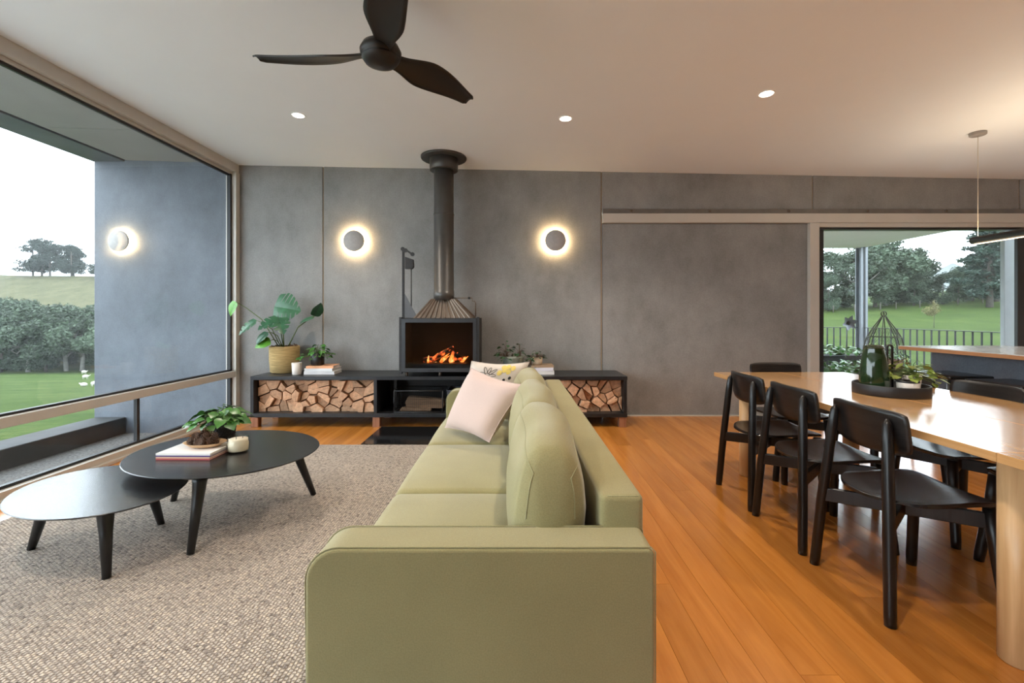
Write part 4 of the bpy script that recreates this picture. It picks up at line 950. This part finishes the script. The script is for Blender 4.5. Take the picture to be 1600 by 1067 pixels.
# ------------------------------------------------------------------ disc wall lamps
ring_m = emis('warm_led_ring', (1.0, .72, .38), 85.0)
def wall_lamp(x_, z_, label):
    l = thing('wall_lamp', (x_, YB, z_), label, 'wall lamp', 'disc wall lamps')
    def Y(mb): mb.v = [(a+x_, YB-c_, b_+z_) for a, b_, c_ in mb.v]; return mb
    Y(MB().lathe([(.05, 0), (.05, .04)], n=24)).build('mount', M['lampgrey'], l)
    Y(MB().lathe([(.119, .046), (.122, .049), (.122, .062), (.119, .066), (.0, .066)], n=48)).build('disc', M['lampgrey'], l)
    q = MB(); n_ = 48; q.add([(rr*math.cos(2*PI*k/n_), rr*math.sin(2*PI*k/n_), h_) for rr, h_ in ((.062, .042), (.105, .042), (.105, .046), (.062, .046)) for k in range(n_)], [(i*n_+k, ((i+1) % 4)*n_+k, ((i+1) % 4)*n_+(k+1) % n_, i*n_+(k+1) % n_) for i in range(4) for k in range(n_)])
    Y(q).build('led_ring', ring_m, l)
wall_lamp(-1.88, 2.07, 'glowing grey disc lamp on the wall left of the flue'); wall_lamp(.488, 2.075, 'glowing grey disc lamp on the wall right of the flue'); wall_lamp(-4.645, 2.07, 'glowing grey disc lamp outside on the concrete blade wall')

# ------------------------------------------------------------------ recessed downlights
lens_m = emis('downlight_lens', (1.0, .90, .74), 4.0)
def downlight(x_, y_, label):
    z = ceil_z(x_); d = thing('downlight', (x_, y_, z), label, 'downlight', 'recessed ceiling downlights')
    MB().lathe([(.050, -.004), (.056, -.006), (.060, -.001), (.060, .0)], (x_, y_, z), 28).build('trim_ring', M['ceiling'], d)
    MB().lathe([(.046, -.0075), (.0, -.008)], (x_, y_, z), 24).build('lens', lens_m, d)
    light('downlight_beam', 'SPOT', d, (x_, y_, z-.03), DOWN_W, DOWN_C, spot_size=math.radians(125), spot_blend=.7, shadow_soft_size=.05)
downlight(-1.89, 3.99, 'small round ceiling downlight above the window end of the bench'); downlight(.45, 3.96, 'small round ceiling downlight right of the flue'); downlight(1.92, 3.46, 'small round ceiling downlight above the dining table')
for x_, y_ in ((-1.9, 1.1), (.5, 1.1), (2.9, 1.1), (5.4, 3.0), (5.4, .6)): downlight(x_, y_, 'unseen ceiling downlight added behind or beside the camera to brighten the room')  # extra unseen fixtures, added to brighten the room

# ------------------------------------------------------------------ ceiling fan
CX, CY, CZ = -.676, 2.31, 2.515
fn_ = thing('ceiling_fan', (CX, CY, ceil_z(CX)), 'dark bronze three blade ceiling fan', 'fan')
MB().lathe([(.0, 2.69), (.05, 2.70), (.066, 2.76), (.066, ceil_z(CX)+.004)], (CX, CY, 0), 28).build('canopy', M['fan'], fn_)
MB().lathe([(.014, 2.58), (.014, 2.72)], (CX, CY, 0), 14).build('downrod', M['fan'], fn_)
MB().lathe([(.0, CZ-.052), (.045, CZ-.049), (.078, CZ-.037), (.092, CZ-.018), (.093, CZ-.014), (.089, CZ-.011), (.098, CZ-.008), (.103, CZ+.02), (.088, CZ+.05), (.045, CZ+.075), (.02, CZ+.11)], (CX, CY, 0), 40).build('motor_hub', M['fan'], fn_)
for k, ang in enumerate((174, 54, -66)):
    A = math.radians(ang); rad = Vector((math.cos(A), math.sin(A), 0)); tan = Vector((-rad.y, rad.x, 0))
    def bl(u, v_):
        s_ = (u+1)/2; q = .075+.60*s_
        wd = .044+.050*smooth(.02, .36, s_)-.050*smooth(.36, 1.04, s_)
        if s_ > .95: wd *= 1-.35*((s_-.95)/.05)**2
        tw = math.radians(24-15*s_); cam_ = .012*(1-v_*v_)
        sweep = -.028*math.sin(PI*s_)
        p = Vector((CX, CY, CZ+.005+.02*s_))+rad*q+tan*(v_*wd*math.cos(tw)+sweep)+Vector((0, 0, 1))*(-v_*wd*math.sin(tw)+cam_)
        return p
    MB().sheet(bl, 28, 8, .008).build('blade', M['fan'], fn_)

# ------------------------------------------------------------------ linear pendant over the island
PXX = 4.18
pd = thing('linear_pendant', (PXX, 3.3, ceil_z(PXX)), 'slim dark linear pendant lamp hung over the kitchen island', 'pendant lamp')
for yy in (4.10, 2.35):
    MB().lathe([(.0, -.028), (.055, -.028), (.06, -.024), (.06, .001)], (PXX, yy, ceil_z(PXX)), 24).build('ceiling_rose', mat('rose_grey', (.30, .27, .25), .5), pd)
    MB().tube([(PXX, yy, 1.905), (PXX, yy, ceil_z(PXX)-.02)], .002, 6).build('cable', mat('cable', (.5, .42, .33), .6), pd)
MB().tube([(PXX, 2.0, 1.875), (PXX, 4.15, 1.875)], .032, 18).build('bar', M['fan'], pd)
MB().box(PXX-.012, PXX+.012, 2.05, 4.13, 1.838, 1.8425).build('led_strip', emis('pendant_led', (1, .78, .5), 2.0), pd)
ul = light('up_light', 'AREA', pd, (PXX, 3.09, 1.9085), 6.5, (1, .80, .55), shape='RECTANGLE', size=.02, size_y=2.0); ul.rotation_euler = (PI, 0, 0)

# ------------------------------------------------------------------ dining table
TZ = .74; TX0, TX1, TYN, TYM, TYF = 1.61, 2.66, .35, 1.52, 3.665
tb_ = thing('dining_table', (2.13, 2.0, 0), 'long pale oak dining table with round legs', 'table')
def tp(x0, x1, y0, y1): return MB().box(x0+.0008, x1-.0008, y0+.0008, y1-.0008, TZ-.032, TZ).build('top_board', M['oak'], tb_, bevel=.002)
for x0, x1 in ((TX0, 2.13), (2.13, TX1)): tp(x0, x1, TYM, TYF); tp(x0, x1, TYN, TYM)
MB().box(TX0+.16, TX1-.16, TYN+.15, TYF-.2, TZ-.052, TZ-.032).build('under_frame', M['oak'], tb_)
for xx in (1.745, TX1-.135):
    for yy in (1.575, 3.41, .47): MB().lathe([(.047, 0), (.052, .004), (.052, TZ-.032)], (xx, yy, 0), 32).build('leg', M['oak_leg'], tb_)

# ------------------------------------------------------------------ dining chairs
ch = thing('dining_chair', (0, 0, 0))
for s_ in (-1, 1):
    MB().tube([(-.24, .222*s_, 0), (-.2375, .2182*s_, .04), (-.222, .195*s_, .32), (-.198, .158*s_, .68), (-.193, .150*s_, .76), (-.191, .148*s_, .782)], [.020, .0215, .0225, .021, .017, .006], 14).build('leg', M['blackwood_z'], ch)
    MB().tube([(.225, .218*s_, 0), (.222, .214*s_, .04), (.205, .182*s_, .30), (.197, .170*s_, .437)], [.020, .0215, .0225, .0225], 14).build('leg', M['blackwood_z'], ch)
    MB().bar((-.222, .188*s_, .352), (.203, -.178*s_, .385), .022, .062).build('cross_rail', M['railwood'], ch, bevel=.004)
def seat(u, v_):
    hw = .205*(1-.14*max(0, -u)**3); x_ = u*.225*(1-.10*abs(v_)**6) if u > 0 else u*.215*(1-.30*abs(v_)**2.6)
    y_ = v_*hw*(1-.05*abs(u)**8)
    z_ = .440+.012*v_*v_+.010*max(0, -u)**2+.010*u-.014*max(0, u-.5)**2*4*.5
    return (x_+.005, y_, z_)
MB().sheet(seat, 22, 20, .012).build('seat', M['blackwood_x'], ch)
def backr(u, v_):
    y_ = .205*u*(1-.035*abs(v_)**6); z_ = .722+.092*v_*(1-.13*abs(u)**8)+.006*(v_ < 0)*abs(u)**2*2
    return (-.176+.034*u*u-.13*(z_-.728)-.006, -y_, z_)
MB().sheet(backr, 24, 10, .013).build('backrest', M['blackwood'], ch)
CH = [(1.69, 1.975, 0, 'black ash dining chair nearest the camera on the sofa side of table'), (1.688, 2.505, 0, 'middle black dining chair on the sofa side of the table'), (1.692, 3.005, 0, 'furthest black dining chair on the sofa side of the table'),
      (2.11, 3.515, -PI/2, 'black dining chair at the far head of the table by concrete wall'),
      (2.50, 2.01, PI, 'black dining chair opposite the nearest one on the kitchen side'), (2.50, 2.56, PI, 'middle black dining chair on the kitchen side of the table'), (2.50, 3.08, PI, 'furthest black dining chair on the kitchen side behind the tray')]
for i, (x_, y_, a_, l_) in enumerate(CH):
    o = ch if i == 0 else copy_tree(ch)
    o.location = (x_, y_, 0); o.rotation_euler.z = a_; tag(o, l_, 'chair', 'black dining chairs')

# tray and its things -----------------------------------------------------
TXc, TYc = 2.195, 2.655
tr = thing('round_tray', (TXc, TYc, TZ), 'round black tray with raised rim on the dining table', 'tray')
MB().lathe([(.178, 0), (.182, .003), (.182, .057), (.180, .06), (.176, .06), (.174, .057), (.174, .008), (.0, .008)], (TXc, TYc, TZ), 56).build('dish', M['ceramic_b'], tr)
ZT = TZ+.009
vs_ = thing('green_vase', (2.105, 2.66, ZT), 'tall dark green glazed ribbed vase on the tray', 'vase')
vb = MB(); prof = [(.062, 0), (.068, .01), (.073, .06), (.069, .14), (.056, .22), (.047, .250), (.048, .258), (.044, .272), (.039, .275), (.035, .268), (.040, .24), (.0, .03)]
n_ = 48; vv = []
for r_, z_ in prof:
    for k in range(n_):
        a_ = 2*PI*k/n_; q = r_*(1+.035*math.cos(8*a_+ z_*16)*(1 if .015 < z_ < .25 else .2)); vv.append((2.105+q*math.cos(a_), 2.66+q*math.sin(a_), ZT+z_))
vb.add(vv, [(i*n_+k, i*n_+(k+1) % n_, (i+1)*n_+(k+1) % n_, (i+1)*n_+k) for i in range(len(prof)-1) for k in range(n_)], True); vb.f.append(tuple(reversed(range(n_)))); vb.sm.append(False)
vb.build('body', M['greenglaze'], vs_); MB().lathe([(.047, .254), (.051, .258), (.048, .263)], (2.105, 2.66, ZT), 32).build('neck_ring', M['greenglaze'], vs_)
p = thing('candle_pot', (2.228, 2.575, ZT), 'low white candle pot with dark rim on the tray', 'candle')
MB().lathe([(.044, 0), (.047, .003), (.052, .075), (.048, .075), (.046, .06), (.0, .06)], (2.228, 2.575, ZT), 28).build('pot', M['ceramic_w'], p)
MB().lathe([(.0525, .070), (.054, .076), (.0525, .080), (.047, .080), (.047, .07)], (2.228, 2.575, ZT), 28).build('rim', M['ceramic_b'], p); MB().lathe([(.0465, .06), (.0, .062)], (2.228, 2.575, ZT), 20).build('wax', M['wax'], p)
p = thing('potted_plant', (2.325, 2.66, ZT), 'jade plant with fleshy leaves in white tapered pot on the tray', 'plant')
MB().lathe([(.034, 0), (.037, .003), (.046, .10), (.042, .10), (.04, .085), (.0, .085)], (2.325, 2.66, ZT), 24).build('pot', M['ceramic_w'], p)
bushplant(p, (2.325, 2.66, ZT+.095), 74, .145, .105, L_jade, 12, 'stem', (.8, 1.25), -.35)
p = thing('candle_stand', (2.2625, 2.74, ZT), 'narrow black metal loop standing behind the white candle pot', 'ornament')
MB().tube([(2.247, 2.74, ZT+.006), (2.247, 2.74, ZT+.255)]+[(2.2625-.0155*math.cos(PI*k/8), 2.74, ZT+.255+.0155*math.sin(PI*k/8)) for k in range(1, 8)]+[(2.278, 2.74, ZT+.255), (2.278, 2.74, ZT+.006)], .0065, 8).build('loop', M['black_alu'], p)
MB().lathe([(.03, 0), (.03, .006)], (2.2625, 2.74, ZT), 20).build('base', M['black_alu'], p)

# ------------------------------------------------------------------ kitchen island, stools
MB().rbox(3.75, 4.75, 1.6, 4.44, .868, .90, .006, 8)
isl = thing('kitchen_island', (4.3, 3.0, 0), 'grey concrete kitchen island with overhanging timber edged top', 'island')
MB().box(3.75, 4.80, 1.6, 4.44, .866, .896).build('timber_edge', woodgrain('island_timber', (.36, .16, .07), (.52, .27, .13), 'y', .3), isl, bevel=.002)
MB().box(3.752, 4.798, 1.602, 4.438, .8965, .902).build('worktop', mat('pale_worktop', (.62, .62, .62), .12, var=.05), isl, bevel=.001)
for y0, y1 in ((1.7, 2.6), (2.606, 3.5), (3.506, 4.38)): MB().box(4.02, 4.72, y0, y1, 0, .866).build('concrete_panel', M['concrete_out'], isl, bevel=.003)
def stool(x_, y_, label):
    s_ = thing('bar_stool', (x_, y_, 0), label, 'stool', 'black bar stools at the island')
    MB().rbox(x_-.19, x_+.19, y_-.21, y_+.21, .655, .685, .012, 8).build('seat', M['blackwood_x'], s_)
    for i in (-1, 1):
        for j in (-1, 1): MB().tube([(x_+.17*i, y_+.18*j, 0), (x_+.15*i, y_+.16*j, .657)], .013, 8).build('leg', M['black_alu'], s_)
    MB().tube([(x_+.163*i_, y_+.173*j_, .22) for i_, j_ in ((-1, -1), (1, -1), (1, 1), (-1, 1), (-1, -1))], .009, 8).build('foot_ring', M['black_alu'], s_)
stool(3.84, 4.02, 'flat black bar stool at the far end of the island'); stool(3.84, 3.48, 'flat black bar stool second along the island'); stool(3.84, 2.92, 'flat black bar stool nearest along the island')

# ------------------------------------------------------------------ deck: post, balustrade, garden things
PXd, PYd = 6.95, 9.1
po = thing('deck_post', (PXd, PYd, -.05), 'galvanised steel post at the corner of the deck', 'post')
MB().box(PXd-.065, PXd+.065, PYd-.08, PYd-.066, -.05, 2.545).build('flange', M['galv'], po); MB().box(PXd-.065, PXd+.065, PYd+.066, PYd+.08, -.05, 2.545).build('flange', M['galv'], po); MB().box(PXd-.008, PXd+.008, PYd-.066, PYd+.066, -.05, 2.545).build('web', M['galv'], po)
MB().box(PXd-.015, PXd+.015, PYd-.089, PYd-.08, -.05, 2.545).build('rib', M['rail'], po)
def balustrade(a, b_, n_, label):
    a = Vector(a); b_ = Vector(b_); o = thing('balustrade', (*((a+b_)/2)[:2], -.05), label, 'balustrade')
    MB().bar((a.x, a.y, .95), (b_.x, b_.y, .95), .05, .012).build('top_rail', M['rail'], o); MB().bar((a.x, a.y, .06), (b_.x, b_.y, .06), .04, .012).build('bottom_rail', M['rail'], o)
    me = MB().box(-.012, .012, -.005, .005, .06, .95).mesh('baluster', M['rail']); ang = math.atan2(b_.y-a.y, b_.x-a.x)+PI/2*0
    for k in range(n_):
        q = a.lerp(b_, (k+.5)/n_); place(me, 'baluster', o, (q.x, q.y, 0), (0, 0, 0))
balustrade((4.9, PYd), (PXd-.1, PYd), 15, 'thin dark balustrade on the far side of the deck'); balustrade((PXd, PYd-.1), (PXd, 6.42), 19, 'thin dark balustrade running from deck post to pier')
L_gr = leaf_mesh('leaf', M['leaf'], .07, .05, .2, .3)
def planter(x_, y_, w_, d_, h_, m, n_, hh, label, seed, spread):
    p = thing('planter_box', (x_, y_, -.05), label, 'planter'); q = MB()
    q.box(x_-w_/2, x_+w_/2, y_-d_/2, y_+d_/2, -.05, h_-.02); q.box(x_-w_/2-.012, x_+w_/2+.012, y_-d_/2-.012, y_+d_/2+.012, h_-.02, h_+.01); q.build('box', M[m], p, bevel=.004)
    bushplant(p, (x_, y_, h_), n_, spread, hh, L_gr, seed, 'stem', (.8, 1.5), .1)
M['terracotta'] = mat('terracotta', (.26, .15, .10), .8)
planter(4.55, 6.6, .5, .4, .32, 'upstand', 110, .22, 'low dark planter of bright green herbs by the glass door', 31, .34)
planter(5.05, 6.75, .5, .4, .34, 'upstand', 110, .20, 'dark planter of green herbs behind the dining table vase', 32, .34)
planter(5.62, 7.9, .9, .4, .50, 'upstand', 120, .20, 'black trough of trailing greenery below the metal flower', 33, .40)
planter(6.42, 7.9, .36, .36, .44, 'terracotta', 90, .22, 'brown square pot of greenery under the wire obelisk', 34, .30)
# metal flower on a stem
fx, fy, fz = 5.98, 8.15, 1.055
p = thing('metal_flower', (fx, fy, -.05), 'grey metal garden flower on a thin stem outside', 'garden ornament')
MB().tube([(fx-.04, fy, .0), (fx-.03, fy, .6), (fx, fy+.01, fz)], .008, 7).build('stem', M['rail'], p)
pm_ = leaf_mesh('petal', mat('zinc_petal', (.20, .21, .24), .45, .6), .135, .085, .3, -.15)
for k in range(6):
    a_ = 2*PI*k/6+.25; o = place(pm_, 'petal', p, (fx+.02*math.cos(a_), fy-.01, fz+.02*math.sin(a_))); d = Vector((math.cos(a_), -.25, math.sin(a_))).normalized(); y_ = Vector((-math.sin(a_), 0, math.cos(a_))); z_ = d.cross(y_)
    o.rotation_euler = Matrix((d, y_, z_)).transposed().to_euler()
hb_ = MB().lathe([(.034, -.01), (.036, .0), (.025, .018), (.0, .024)], n=16); hb_.v = [(a+fx, fy-.02-c_, b_+fz) for a, b_, c_ in hb_.v]; hb_.build('centre', M['ink'], p)
# wire obelisk
ox, oy = 6.42, 7.9
p = thing('wire_obelisk', (ox, oy, .46), 'black wire garden obelisk with ball finial in the brown pot', 'garden ornament')
M['rust'] = mat('rusty_wire', (.05, .045, .035), .7, .3)
for k in range(8):
    a_ = 2*PI*k/8; MB().tube([(ox+rr*math.cos(a_), oy+rr*math.sin(a_), z_) for rr, z_ in ((.30, .40), (.285, .62), (.235, .82), (.15, .98), (.06, 1.12), (.03, 1.18))], .008, 6).build('rib', M['rust'], p)
hoop = MB()
for rr, z_ in ((.297, .46), (.285, .62), (.235, .82), (.03, 1.175)): hoop.tube([(ox+rr*math.cos(2*PI*k/32), oy+rr*math.sin(2*PI*k/32), z_) for k in range(33)], .006, 5)
hoop.build('hoops', M['rust'], p)
lat = MB()
for k in range(16):
    for s_ in (-1, 1): lat.tube([(ox+rr*math.cos(2*PI*k/16+s_*q), oy+rr*math.sin(2*PI*k/16+s_*q), z_) for rr, z_, q in ((.29, .5, 0), (.285, .62, .35), (.235, .82, .9), (.15, .98, 1.4))], .003, 4)
lat.build('wire_lattice', M['rust'], p)
fi = MB()
for k in range(3): a_ = PI*k/3; fi.tube([(ox+.042*math.cos(q)*math.cos(a_), oy+.042*math.cos(q)*math.sin(a_), 1.222+.042*math.sin(q)) for q in [2*PI*j/20 for j in range(21)]], .006, 5)
fi.build('ball_finial', M['rust'], p)

# ------------------------------------------------------------------ thin mist over the paddocks
hz = bpy.data.materials.new('mist'); hz.use_nodes = True; t = hz.node_tree; t.nodes.clear()
o = node(t, 'ShaderNodeOutputMaterial'); vs_n = node(t, 'ShaderNodeVolumeScatter', i_Density=.00026); vs_n.inputs['Color'].default_value = (.95, .98, 1, 1)
t.links.new(vs_n.outputs[0], o.inputs['Volume'])
mi = MB().box(-420, 420, 16, 700, -30, 70).build('mist', hz); tag(mi, 'thin pale mist hanging over the paddocks and trees', 'mist', kind='stuff')
